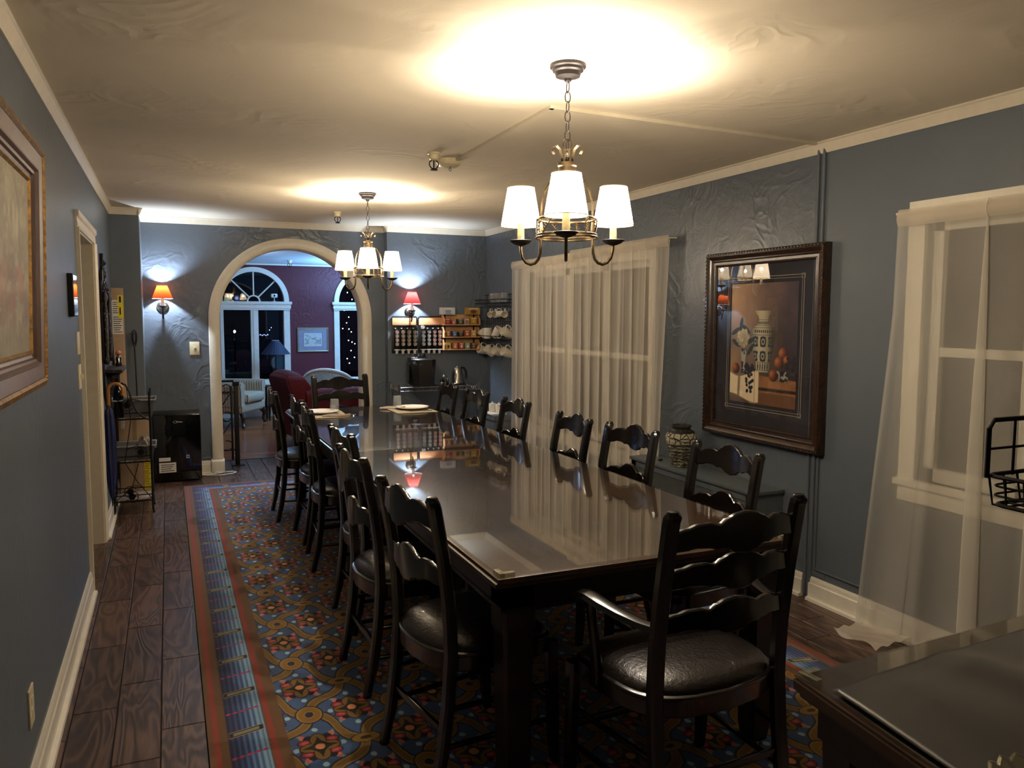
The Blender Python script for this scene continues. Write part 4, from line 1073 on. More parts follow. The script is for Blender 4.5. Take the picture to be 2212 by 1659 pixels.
for k in range(46):
    for su in (-1, 1):
        v = -H_/2+.02+(H_-.04)*k/45; b_.box((-.053, su*(W_/2-.010)-.003, v-.008), (-.046, su*(W_/2-.010)+.003, v+.006), .0015)
b_.build('bead_trim', M['edge'], root, kind='stuff')
MB().box((-.014, -W_/2+.07, -H_/2+.07), (-.010, W_/2-.07, H_/2-.07)).build('mat_board', simple('charcoal_mat_board', '35313a', .9), root, smooth=False)
pw, ph_ = .545, .69; cy, cz = -.008, .012
painted('print', (-.0165, cy+pw/2, cz-ph_/2), (0, -pw, 0), (0, 0, ph_), 230, 290, still, M['paint'], root)
b_ = MB()
def line_rect(w, h, th, d): 
    for a, c in (((-w/2, -h/2), (w/2, -h/2+th)), ((-w/2, h/2-th), (w/2, h/2)), ((-w/2, -h/2), (-w/2+th, h/2)), ((w/2-th, -h/2), (w/2, h/2))): b_.box((-.0155, cy+a[0], cz+a[1]), (-.0145, cy+c[0], cz+c[1]))
line_rect(pw+.075, ph_+.075, .0025, 0); line_rect(pw+.045, ph_+.045, .0015, 0)
for su in (-1, 1):
    for sv in (-1, 1):
        yy, zz = cy+su*(pw/2+.030), cz+sv*(ph_/2+.030)
        for a in ((-.012, -.012, .012, -.0105), (-.012, .0105, .012, .012), (-.012, -.012, -.0105, .012), (.0105, -.012, .012, .012)): b_.box((-.0162, yy+a[0], zz+a[1]), (-.0148, yy+a[2], zz+a[3]))
b_.build('inlay_lines', simple('pale_inlay', 'c9bd9c', .6), root, smooth=False)
MB().box((-.0215, -W_/2+.075, -H_/2+.075), (-.0200, W_/2-.075, H_/2-.075)).build('glazing', thin_glass('picture_glass', (1, 1, 1), .055), root, smooth=False)

# ------------------------------------------------------------------ radiator cover and vase
root = thing('radiator_cover', 'long blue-grey metal radiator cover with pierced front under the framed print', 'radiator cover', (XR, 3.98, 0))
RY0, RY1, RX, RZ = -.61, .62, -.215, .548
MB().box((RX-.012, RY0-.012, RZ-.022), (0-.001, RY1+.012, RZ), .006).build('top', M['mesh_grey'], root)
b_ = MB(); b_.box((RX, RY0, .0), (RX+.012, RY0+.055, RZ-.022)); b_.box((RX, RY1-.055, 0), (RX+.012, RY1, RZ-.022)); b_.box((RX, RY0, RZ-.06), (RX+.012, RY1, RZ-.022)); b_.box((RX, RY0, .0), (RX+.012, RY1, .09))
b_.box((RX, RY0, 0), (-.001, RY0+.012, RZ-.022)); b_.box((RX, RY1-.012, 0), (-.001, RY1, RZ-.022)); b_.build('casing', M['mesh_grey'], root, smooth=False)
b_ = MB(); y = RY0+.05; zz0, zz1 = .085, RZ-.055
k = -60
pitch = .016
while k < 110:
    for s_ in (-1, 1):
        ya = RY0+.05+k*pitch; yb = ya+s_*(zz1-zz0); za, zb = zz0, zz1
        lo, hi = RY0+.05, RY1-.05
        pa, pb = (ya, za), (yb, zb)
        def cl(p, q):
            (y1_, z1_), (y2_, z2_) = p, q
            if y1_ < lo: tt = (lo-y1_)/(y2_-y1_); y1_, z1_ = lo, z1_+(z2_-z1_)*tt
            if y1_ > hi: tt = (hi-y1_)/(y2_-y1_); y1_, z1_ = hi, z1_+(z2_-z1_)*tt
            return (y1_, z1_)
        if max(ya, yb) > lo and min(ya, yb) < hi:
            P, Q = cl(pa, pb), cl(pb, pa)
            if abs(P[0]-Q[0]) > .005: b_.tube([(RX+.006, P[0], P[1]), (RX+.006, Q[0], Q[1])], .0022, 4, cap=False)
    k += 1
b_.build('pierced_panel', M['mesh_grey'], root, kind='stuff')
MB().box((RX+.02, RY0+.03, .03), (RX+.03, RY1-.03, RZ-.03)).build('core', M['black_metal'], root, smooth=False)
b_ = MB()
vp = [(.050, 0), (.056, .004), (.063, .03), (.072, .07), (.082, .11), (.092, .15), (.098, .185), (.095, .205), (.080, .225), (.062, .236), (.056, .242), (.057, .250), (.063, .256), (.0645, .262), (.061, .266), (.052, .262), (.048, .245), (.075, .20), (.08, .12), (.001, .02)]
b_.lathe(vp, (0, 0, 0), 56, cap1=False, wave=lambda a, z: .012*math.sin(a*3+z*40)+.006*math.sin(z*330) if z < .24 else 0)
tag(b_.build('vase', M['vase'], loc=(2.975, 4.155, .548)), 'weathered cream pottery vase with cracked glaze on the radiator cover', 'vase')
b_ = MB(); b_.ball((0, 0, .008), .013, .6); b_.ball((.02, .012, .007), .010, .6); tag(b_.build('pebble_dish', M['bronze'], loc=(2.955, 4.36, .548)), 'small dark ornament on the radiator cover left of the vase', 'ornament')

# ------------------------------------------------------------------ left wall
def oil(U, V):
    n = vnoise(U, V, 5, 11); n2 = vnoise(U, V, 16, 12); n3 = vnoise(U*1.5, V*.6, 9, 13)
    img = np.array([.56, .53, .45])*(.80+.35*n[..., None])
    img = lay(img, np.clip((n3-.45)*3, 0, .8)*soft(np.abs(V-.72)-.2, .3), (.72, .69, .58))
    img = lay(img, np.clip((n2-.42)*4, 0, .75)*soft(np.abs(V-.36)-.18, .25)*soft(np.abs(U-.55)-.4, .3), (.42, .34, .30))
    for cx, cy, r, c in ((.8, .42, .07, (.62, .42, .38)), (.66, .30, .06, (.58, .38, .36)), (.9, .24, .05, (.42, .33, .36)), (.5, .4, .08, (.65, .5, .42)), (.3, .34, .07, (.55, .4, .36))):
        img = lay(img, soft(np.sqrt((U-cx)**2+((V-cy)*.8)**2)-r+(.5-n2)*.1, .05)*.55, c)
    return img*(.9+.2*vnoise(U*3, V*3, 12, 14)[..., None])
OY0, OY1, OZ0, OZ1 = 1.95, 3.10, 1.262, 2.045
root = thing('oil_painting', 'framed floral oil painting in a broad mauve and gilt frame on the left wall', 'painting', (XL+.012, (OY0+OY1)/2, (OZ0+OZ1)/2)); root.rotation_euler = (0, R(1.6), 0)
W_, H_ = OY1-OY0, OZ1-OZ0; face = lambda u, v, o_: (o_, u, v)
frame_profile(MB(), W_, H_, [(0, 0), (0, .030), (.004, .042), (.020, .047), (.028, .040), (.028, 0)], face).build('gilt_edge', M['gold'], root, ang=25)
frame_profile(MB(), W_, H_, [(.027, 0), (.027, .036), (.030, .040), (.070, .030), (.074, .036), (.080, .036), (.086, .026), (.094, .024), (.098, .016), (.110, .012), (.110, 0)], face).build('frame', M['mauve'], root, ang=25)
frame_profile(MB(), W_, H_, [(.108, 0), (.108, .016), (.114, .017), (.122, .008), (.122, 0)], face).build('inner_slip', M['gold'], root, ang=25)
painted('canvas', (.009, -W_/2+.11, -H_/2+.11), (0, W_-.22, 0), (0, 0, H_-.22), 190, 120, oil, M['paint'], root)
root = thing('wall_screen', 'small black glass wall panel left of the doorway', 'wall panel', (XL, 4.335, 1.592))
MB().box((0, -.085, -.102), (.024, .085, .102), .003).build('casing', M['black_plastic'], root)
MB().box((.024, -.078, -.094), (.0255, .078, .094)).build('glass_front', M['black_gloss'], root)
def wplate(label, cat, loc, axis, h, kind, wd=.075):
    root = thing('switch_plate' if cat == 'switch' else 'outlet', label, cat, loc)
    if axis == 'x': mk = lambda u0, v0, u1, v1, d0, d1, be=0: MB().box((d0, u0, v0), (d1, u1, v1), be)
    else: mk = lambda u0, v0, u1, v1, d0, d1, be=0: MB().box((u0, -d0, v0), (u1, -d1, v1), be)
    mk(-wd/2, -h/2, wd/2, h/2, 0, .006, .002).build('plate', M['ivory'], root)
    if kind == 'toggle': mk(-.006, -.010, .006, .014, .005, .020, .002).build('toggle', M['ivory'], root)
    if kind == 'key':
        mk(-.010, -.016, .010, .016, .005, .009, .001).build('dial_boss', M['ivory'], root)
        b_ = MB(); b_.tube([(.0, -.012, .004), (.014, -.014, -.016)] if axis == 'y' else [(.012, 0, 0), (.014, .01, -.016)], .003, 6); b_.build('toggle', M['black_plastic'], root)
    if kind == 'sockets':
        for z in (-.02, .02): mk(-.014, z-.012, .014, z+.012, .005, .0075, .001).build('socket', M['ivory'], root)
wplate('upper ivory blank plate beside the doorway on the left wall', 'switch', (XL, 4.60, 1.355), 'x', .115, 'plain', .11)
wplate('lower ivory toggle switch beside the doorway on the left wall', 'switch', (XL, 4.605, 1.182), 'x', .125, 'toggle', .11)
wplate('ivory wall outlet low on the left wall near the camera', 'outlet', (XL, 2.742, .298), 'x', .12, 'sockets', .078)
wplate('ivory switch plate with a black lever left of the arch', 'switch', (.222, YA, 1.19), 'y', .122, 'key', .085)

# carved wall shelf with a mirror
root = thing('carved_wall_mirror', 'carved dark wood wall mirror with a small shelf beyond the doorway', 'mirror', (XL, 6.32, 1.0))
def prof_pts(side): 
    return None
P = [(-.24, .0), (-.27, .1), (-.24, .17), (-.26, .25), (-.25, .62), (-.27, .68), (-.22, .72), (-.16, .74), (-.13, .80), (-.06, .82), (-.03, .90), (0, .93)]
pts = P+[(-a, z) for a, z in P[-2::-1]]+[(.12, -.08), (.05, -.10), (0, -.16), (-.05, -.10), (-.12, -.08)]
b_ = MB(); b_.prism(pts, 0, 0, .022); b_.build('carved_back', M['carved'], root)
for s_ in (-1, 1):
    b_ = MB(); b_.lathe([(.012, .16), (.02, .18), (.013, .22), (.017, .3), (.017, .5), (.012, .58), (.022, .62), (.01, .66)], (.035, s_*.215, 0), 14)
    for k in range(9): b_.ball((.03, s_*.215, .19+k*.052), .02-.006*(k % 2), 1, 8)
    b_.build('turned_column', M['carved'], root)
for k, (y, z, r) in enumerate(((0, .78, .05), (-.12, .70, .035), (.12, .70, .035), (0, .69, .03), (-.2, .68, .025), (.2, .68, .025), (0, .86, .022))):
    b_ = MB(); b_.lathe([(r, .015), (r*.9, .028), (r*.55, .022), (r*.4, .036), (.002, .04)], (0, y, z), 12, axis='x', wave=lambda a, z_: .12*math.sin(a*5)); b_.build('carving', M['carved'], root)
MB().box((.020, -.185, .20), (.026, .185, .62)).build('mirror_glass', M['mirror'], root, smooth=False)
b_ = MB(); b_.box((0, -.25, .10), (.13, .25, .125), .005); b_.box((0, -.23, .125), (.02, .23, .15), .003); b_.build('shelf', M['carved'], root)
b_ = MB(); b_.prism([(.02, -.10), (.05, -.06), (.06, .02), (.12, .10), (.02, .10)], 1, -.02, .02); b_.build('bracket', M['carved'], root)
root = thing('figurine', 'small pink and black china figurine on the shelf of the carved mirror', 'figurine', (XL+.085, 6.50, 1.1255))
MB().lathe([(.022, 0), (.024, .01), (.016, .03), (.02, .055), (.012, .075), (.004, .08)], (0, 0, 0), 16).build('dress', M['black_gloss'], root)
MB().ball((0, 0, .095), .019, 1.1, 14).build('head', simple('pink_china', 'b8665c', .25, coat=.5), root)

# umbrella hooked on the shelf end
root = thing('umbrella', 'furled navy umbrella with curved cane handle hanging by the doorway', 'umbrella', (XL+.036, 6.06, 0))
b_ = MB(); hp_ = [(0, 0, .86), (0, 0, .985)]+[(.044-.044*math.cos(R(a)), 0, .985+.044*math.sin(R(a))) for a in range(20, 181, 20)]+[(.088, 0, .945)]
b_.tube(hp_, .0115, 12); b_.build('handle', M['cane'], root)
b_ = MB(); b_.lathe([(.014, .862), (.024, .845), (.030, .80), (.034, .68), (.036, .55), (.030, .40), (.016, .27), (.008, .235)], (0, 0, 0), 36, wave=lambda a, z: .16*math.sin(a*8+z*5)); b_.build('folded_canopy', M['umbrella'], root, ang=60)
MB().tube([(0, 0, .24), (0, 0, .175)], [.006, .003], 8).build('tip', M['black_metal'], root); MB().lathe([(.013, .855), (.0145, .862), (.0145, .878), (.013, .882)], (0, 0, 0), 14).build('ferrule', M['brass'], root)

# ------------------------------------------------------------------ boxes in the corner
def carton(name, label, loc, sx, sy, sz, rot=(0, 0, 0), extra=None):
    root = thing(name, label, 'box', loc); root.rotation_euler = rot
    MB().box((-sx/2, -sy/2, 0), (sx/2, sy/2, sz), .003).build('carton', M['card'], root)
    if extra: extra(root, sx, sy, sz)
    return root
def stick(root, name, mat, x0, z0, x1, z1, y, d=.0008, lines=0):
    p = MB().box((x0, y-d, z0), (x1, y, z1)).build(name, mat, root, smooth=False)
    if lines:
        b_ = MB(); h = (z1-z0)/(lines+1)
        for k in range(lines): b_.box((x0+(x1-x0)*.1, y-d-.0004, z0+h*(k+.7)), (x1-(x1-x0)*(.1+.3*((k*5) % 3)/3), y-d, z0+h*(k+.7)+h*.35))
        b_.build('print', M['ink'], p, smooth=False)
def ex1(r, sx, sy, sz):
    stick(r, 'shipping_label', M['paper'], -sx/2+.005, 1.50, .012, 1.62, -sy/2-.0002, lines=6); stick(r, 'shipping_label', M['paper'], -sx/2+.003, 1.34, sx/2-.006, 1.50, -sy/2-.0002, lines=8)
    stick(r, 'yellow_label', M['yellow'], .004, 1.47, sx/2-.002, 1.66, -sy/2-.0012); stick(r, 'barcode', M['ink'], .014, 1.60, .030, 1.65, -sy/2-.0022); stick(r, 'barcode', M['ink'], .016, 1.50, .026, 1.56, -sy/2-.0022)
carton('tall_carton', 'tall slim carton with white and yellow shipping labels behind the leaning carton', (-.379, 7.385, .001), .09, .09, 1.72, (0, 0, 0), ex1)
def ex2(r, sx, sy, sz):
    b_ = MB(); [b_.box((-sx/2-.0003, -sy/2-.0006, z), (sx/2+.0003, -sy/2, z+.003)) for z in (1.05, 1.17, .9)]; b_.build('fold_line', M['card_dark'], r, smooth=False)
carton('leaning_carton', 'plain narrow carton leaning in the corner in front of the labelled one', (-.335, 7.27, .004), .078, .07, 1.30, (0, R(-1.8), 0), ex2)
def ex3(r, sx, sy, sz):
    stick(r, 'barcode_label', M['paper'], -.10, .60, -.075, .70, -sy/2-.0002, lines=7); stick(r, 'tape', M['card_dark'], -.02, .001, .01, sz, -sy/2-.0002)
    stick(r, 'yellow_label', M['yellow'], .055, .05, .105, .36, -sy/2-.0002, lines=22); stick(r, 'white_label', M['paper'], -.10, .33, -.03, .36, -sy/2-.0002)
carton('floor_carton', 'wide carton with a yellow warning label behind the iron plant stand', (-.265, 7.06, .001), .24, .20, .80, (0, 0, 0), ex3)
b_ = MB(); b_.tube([(0, 0, .0), (.01, .03, .6), (.0, .10, 1.236)], .006, 8)
lp = [(.022*math.cos(a)*(.8+.2*math.sin(a)), .10, 1.30+.085*math.sin(a)*.8) for a in [2*PI*i/20 for i in range(20)]]
b_.tube(lp, .004, 6, closed=True); b_.tube([(x*.55, y+.004, 1.30+(z-1.30)*.7) for x, y, z in lp], .003, 6, closed=True)
tag(b_.build('carpet_beater', M['black_metal'], loc=(-.262, 7.30, .002)), 'black rod with a looped head leaning beside the cartons', 'carpet beater')

# ------------------------------------------------------------------ wrought-iron stand with bins
SX0, SX1, SY0, SY1 = -.405, -.145, 6.50, 6.78
root = thing('plant_stand', 'three-tier wrought-iron stand with flower scrolls beyond the doorway', 'stand', ((SX0+SX1)/2, (SY0+SY1)/2, 0))
sx, sy = (SX1-SX0)/2, (SY1-SY0)/2
for a in (-1, 1):
    for c in (-1, 1): MB().tube([(a*(sx+.008), c*(sy+.005), .006), (a*sx, c*sy, .04), (a*sx, c*sy, .93), ], .0075, 8).build('leg', M['black_metal'], root); 
def flower_bm(b_, x, y, z, r):
    for k in range(6):
        a = k*PI/3; b_.lathe([(r*.42, -.003), (r*.42, .003)], (x+r*.55*math.cos(a), y, z+r*.55*math.sin(a)), 10, axis='y')
    b_.ball((x, y-.004, z), r*.3, .7, 10)
for z in (.105, .40, .725):
    b_ = MB()
    for a, c in (((-sx, -sy), (sx, -sy)), ((sx, -sy), (sx, sy)), ((sx, sy), (-sx, sy)), ((-sx, sy), (-sx, -sy))):
        b_.tube([(a[0], a[1], z), (c[0], c[1], z)], .006, 6); b_.tube([(a[0], a[1], z+.045), (c[0], c[1], z+.045)], .004, 6)
    for k in range(1, 7): b_.tube([(-sx+2*sx*k/7, -sy, z), (-sx+2*sx*k/7, sy, z)], .0025, 5)
    b_.build('shelf', M['black_metal'], root)
for fx, fz, s_ in ((-.02, .178, -1), (-.01, .075+.065, 1), (.06, .475, 1), (-.02, .83, -1)):
    for yy in (-sy-.004,):
        b_ = MB(); flower_bm(b_, fx, yy, fz, .026); b_.tube([(fx+s_*.042*math.cos(R(a)), yy, fz+.042*math.sin(R(a))) for a in range(-150, 151, 20)], .003, 6)
        b_.tube([(fx+s_*.04, yy, fz-.01), (fx-s_*.02, yy, fz+.05), (fx-s_*.09, yy, fz+.03)], .003, 6); b_.build('flower_scroll', M['black_metal'], root)
b_ = MB(); b_.tube([(-.02, -sy-.01, .96), (.0, -sy-.012, .72), (-.05, -sy-.012, .40)], .003, 6); b_.tube([(-.05, -sy, .40), (.03, -sy, .25), (sx, -sy, .11)], .003, 6); b_.tube([(.04, -sy, .39), (-.01, -sy, .2), (-sx, -sy, .11)], .003, 6); b_.build('cross_scroll', M['black_metal'], root)
MB().box((-sx+.01, -sy+.01, .1115), (sx-.01, sy-.01, .122), .002).build('marble_tile', simple('pale_marble', 'b9aca4', .3, var=.25, scale=9), root)
def bin_(label, x, y, z, w_, d_, h):
    root = thing('plastic_bin', label, 'bin', (x, y, z), 0, 'grey plastic bins on the iron stand')
    a, c = w_/2, d_/2; k = .86
    def rect(f, zz, e=0): return [(sx_*(a*f+e), sy_*(c*f+e), zz) for sx_, sy_ in ((-1, -1), (1, -1), (1, 1), (-1, 1))]
    MB().loft([rect(k, 0), rect(1, h-.006), rect(1, h-.008, -.004), rect(k, .004, -.003)], cap=True).build('tub', M['grey_bin'], root, smooth=False)
    b_ = MB(); b_.tube([(p[0], p[1], h-.005) for p in rect(1, 0, .006)], .007, 8, closed=True); b_.build('rim', simple('pale_grey_rim', '8d8f92', .35), root)
bin_('grey plastic bin on the top tier of the iron stand', -.255, 6.64, .734, .29, .26, .135); bin_('grey plastic bin on the middle tier of the iron stand', -.262, 6.64, .408, .29, .25, .115)
def crumple(u, v):
    a = u*2*PI; r = .06+.02*math.sin(a*5+v*7)+.01*math.sin(a*9); zz = .10*math.sin(PI*v*.5)+.01*math.sin(a*7+v*9)
    return (r*math.cos(a)*(1-v*.8), r*math.sin(a)*(1-v*.8), zz)
tag(MB().grid(crumple, 26, 10).build('plastic_bag', thin_glass('clear_film', (.9, .85, .8), .2, .12, .2, (.6, .5, .45)), loc=(-.19, 6.66, .47), ang=180), 'crumpled clear plastic bag in the middle bin of the stand', 'bag')
b_ = MB(); b_.tube([(-.33, 6.47, 1.0), (-.30, 6.46, .985), (-.275, 6.455, .93), (-.262, 6.455, .86), (-.235, 6.455, .79), (-.19, 6.455, .745), (-.15, 6.46, .72)], .007, 8)
tag(b_.build('cable', M['black_plastic']), 'thick black cable draped over the iron stand', 'cable')
root = thing('wine_bottle', 'dark bottle standing on the top tier behind the umbrella', 'bottle', (-.355, 6.535, .734+.004))
MB().lathe([(.034, 0), (.036, .006), (.036, .19), (.030, .215), (.014, .245), (.0135, .30), (.016, .302), (.016, .312), (.013, .314)], (0, 0, 0), 26).build('glass_body', M['black_gloss'], root)
MB().lathe([(.0165, .262), (.0165, .316), (.002, .317)], (0, 0, 0), 20).build('capsule', M['black_plastic'], root)

# ------------------------------------------------------------------ black dehumidifier by the corner
FX0, FX1, FY0, FY1, FZ = -.153, .243, 7.65, 7.935, .622
root = thing('dehumidifier', 'glossy black dehumidifier cabinet with white stickers left of the arch', 'appliance', ((FX0+FX1)/2, FY0, 0)); c = (FX1-FX0)/2
MB().box((-c, .012, .012), (c, FY1-FY0, FZ-.0), .012).build('body', M['black_plastic'], root)
MB().box((-c-.002, 0, .016), (c+.002, .014, FZ-.012), .006).build('front_panel', M['black_gloss'], root)
for s_ in (-1, 1):
    for y in (.04, .24): MB().lathe([(.014, 0), (.014, .014)], (s_*(c-.04), y, 0), 14).build('foot', M['black_plastic'], root)
def sti(name, mat, x0, z0, x1, z1, lines=0): stick(root, name, mat, x0, z0, x1, z1, -.0004, .0006, lines)
sti('white_sticker', M['paper'], -.155, .195, -.06, .228); sti('white_sticker', M['paper'], -.155, .092, -.015, .182, 4)
sti('energy_badge', simple('badge_white', 'c8d0e8', .5), .072, .214, .098, .242); sti('badge_square', simple('badge_blue', '2a3a9a', .5), .079, .220, .092, .236)
MB().box((.115, -.0012, .11), (.126, -.0002, .238)).build('level_window', M['black_plastic'], root, smooth=False)
lg = MB(); lg.tube([(-.012+.017*math.cos(R(a)), -.0012, .545+.009*math.sin(R(a))) for a in range(40, 330, 20)], .0013, 5)
lg.build('logo_swoosh', M['paper'], root); text('brand_lettering', 'Midea', .021, (.022, -.0012, .539), (PI/2, 0, 0), M['paper'], root, .0003, .15)
b_ = MB(); b_.tube([(.25, 7.86, .008), (.30, 7.83, .007), (.42, 7.80, .007), (.52, 7.84, .007), (.555, 7.90, .007), (.53, 7.945, .007), (.44, 7.93, .007), (.36, 7.88, .007), (.30, 7.865, .007), (.25, 7.87, .007)], .0055, 6)
b_.box((.36, 7.885, .003), (.41, 7.92, .02), .003)
tag(b_.build('power_cord', M['white_plastic']), 'white power cord looped on the floor by the arch', 'cord')

# ------------------------------------------------------------------ coffee corner
root = thing('wire_cart', 'chrome wire shelf cart holding the coffee machine and kettle', 'cart', (2.445, 7.62, 0))
cw, cd = .405, .175
for a in (-1, 1):
    for c in (-1, 1): MB().tube([(a*cw, c*cd, 0), (a*cw, c*cd, .835)], .0125, 12).build('post', M['chrome'], root)
for z in (.80, .42, .12):
    b_ = MB(); R4 = [(-cw, -cd), (cw, -cd), (cw, cd), (-cw, cd)]
    for (x0_, y0_), (x1_, y1_) in zip(R4, R4[1:]+R4[:1]):
        b_.tube([(x0_, y0_, z), (x1_, y1_, z)], .0045, 6); b_.tube([(x0_, y0_, z-.035), (x1_, y1_, z-.035)], .0045, 6)
        L_n = math.hypot(x1_-x0_, y1_-y0_); n = int(L_n/.028)
        pts = [(x0_+(x1_-x0_)*k/n, y0_+(y1_-y0_)*k/n, z if k % 2 else z-.035) for k in range(n+1)]
        b_.tube(pts, .0028, 5)
    n = 28
    for k in range(1, n): b_.tube([(-cw+2*cw*k/n, -cd, z+.001), (-cw+2*cw*k/n, cd, z+.001)], .0022, 4)
    b_.build('wire_shelf', M['chrome'], root)
root = thing('mini_fridge', 'low black two-door cooler standing inside the chrome cart', 'fridge', (2.42, 7.62, .128))
MB().box((-.33, -.13, 0), (.33, .15, .27), .006).build('body', M['black_plastic'], root)
for s_ in (-1, 1): MB().box((s_*.165-.162, -.142, .006), (s_*.165+.162, -.131, .264), .004).build('door', M['black_gloss'], root)
# brewer
root = thing('coffee_maker', 'black single-serve coffee maker on the chrome cart', 'coffee maker', (2.315, 7.60, .804))
MB().post([(0, .015, .0, .205, .24), (0, .015, .02, .21, .245), (0, .015, .23, .25, .26), (0, .02, .262, .252, .25), (0, .03, .275, .24, .22)], .22).build('body', M['black_plastic'], root)
MB().loft([[(-.118, -.10, .215), (-.03, -.122, .215), (-.03, .0, .28), (-.118, .0, .28)], [(-.10, -.08, .25), (-.02, -.10, .262), (-.01, .02, .300), (-.10, .02, .292)]]).build('brew_head', M['black_gloss'], root)
MB().post([(.0, -.045, 0, .15, .10), (0, -.045, .018, .15, .10)], .3).build('drip_tray', M['black_gloss'], root)
MB().loft([[(-.06, -.06, .25), (.06, -.06, .25), (.06, .06, .27), (-.06, .06, .27)], [(-.045, -.04, .285), (.045, -.04, .285), (.04, .05, .32), (-.04, .05, .32)]]).build('lid', M['black_gloss'], root)
b_ = MB(); b_.tube([(-.055, -.055, .262), (-.035, -.085, .256), (.035, -.085, .256), (.062, -.055, .266)], .007, 8); b_.build('chrome_handle', M['chrome'], root)
b_ = MB(); b_.box((-.118, .0, .02), (-.135, .12, .23), .005); b_.build('water_tank', M['black_gloss'], root)
root = thing('kettle', 'stainless electric kettle with black handle on the right of the cart', 'kettle', (2.70, 7.62, .803))
MB().lathe([(.068, 0), (.070, .012), (.062, .016), (.060, .02), (.056, .10), (.045, .155), (.036, .170), (.015, .178), (.012, .186), (.002, .188)], (-.005, 0, 0), 36).build('body', M['steel'], root)
b_ = MB(); b_.tube([(.03, 0, .172), (.065, 0, .165), (.088, 0, .13), (.092, 0, .08), (.08, 0, .035), (.055, 0, .022)], [.010, .012, .013, .012, .010, .008], 10); b_.build('handle', M['black_plastic'], root)
MB().lathe([(.072, -.0), (.074, .004), (.073, .011)], (-.005, 0, 0), 30).build('base_ring', M['black_plastic'], root)
for k, (x, y, h, lb) in enumerate(((2.50, 7.55, .085, 'leftmost small dark flavour bottle between coffee maker and kettle'), (2.535, 7.58, .10, 'middle small dark flavour bottle with pale cap beside the kettle'), (2.565, 7.55, .09, 'rightmost small dark flavour bottle beside the kettle'))):
    root = thing('syrup_bottle', lb, 'bottle', (x, y, .803), 0, 'small bottles on the coffee cart')
    MB().lathe([(.013, 0), (.014, .004), (.014, h*.6), (.007, h*.78), (.006, h*.85)], (0, 0, 0), 14).build('glass_body', M['black_gloss'], root)
    MB().lathe([(.008, h*.84), (.008, h), (.002, h+.002)], (0, 0, 0), 12).build('cap', M['white_plastic'] if k == 1 else M['chrome'], root)
# pods
lid_cols = {'tan': 'b88a72', 'rose': 'b0756a', 'brown': '7a5040', 'charcoal': '45464a', 'slate': '4e5663', 'silver': '8d99a8', 'coral': 'c65a4c', 'red': 'd2453c', 'white': 'dcdce0'}
def lid_mat(n):
    m, nt, b = mat_nodes('foil_lid_'+n); s = nt.nodes.new('ShaderNodeSeparateXYZ'); nt.links.new(objco(nt), s.inputs[0]); x, z = X(s.outputs[0]), X(s.outputs[2])
    r = xsq(x*x+z*z); sw = X(noise(nt, 180, 2, .5, objco(nt)))
    c = lin(lid_cols[n])[:3]
    nt.links.new(ramp(nt, (sw+inside(r-.006, .002)*.25).v, [(.45, tuple(q*.55 for q in c)), (.55, c), (.75, (.85, .80, .76))]), b.inputs['Base Color']); setp(b, Roughness=.3, Metallic=.35); return m
LM = {n: lid_mat(n) for n in lid_cols}
def pod_proto(n):
    root = thing('coffee_pod', 'x', 'coffee pod')
    MB().lathe([(.0185, -.0004), (.0188, .003), (.0150, .005), (.0125, .036), (.011, .038), (.002, .038)], (0, 0, 0), 20, axis='y', cap0=False).build('cup', M['white_plastic'], root)
    MB().lathe([(.0002, -.0006), (.0128, -.0006), (.0132, .0)], (0, 0, 0), 20, axis='y', cap0=False, cap1=False).build('foil_lid', LM[n], root)
    return root
protos = {}
def pod(n, x, y, z, label, rx=0, group='coffee pods in the wall racks'):
    if n not in protos: o = pod_proto(n); protos[n] = o; o.location = (x, y, z); o['label'] = label; o['group'] = group
    else: o = dup(protos[n], (x, y, z), 0, label, group)
    o.rotation_euler = (rx, 0, 0); return o
ordn = ['first', 'second', 'third', 'fourth']; rown = ['top', 'second', 'third', 'fourth']
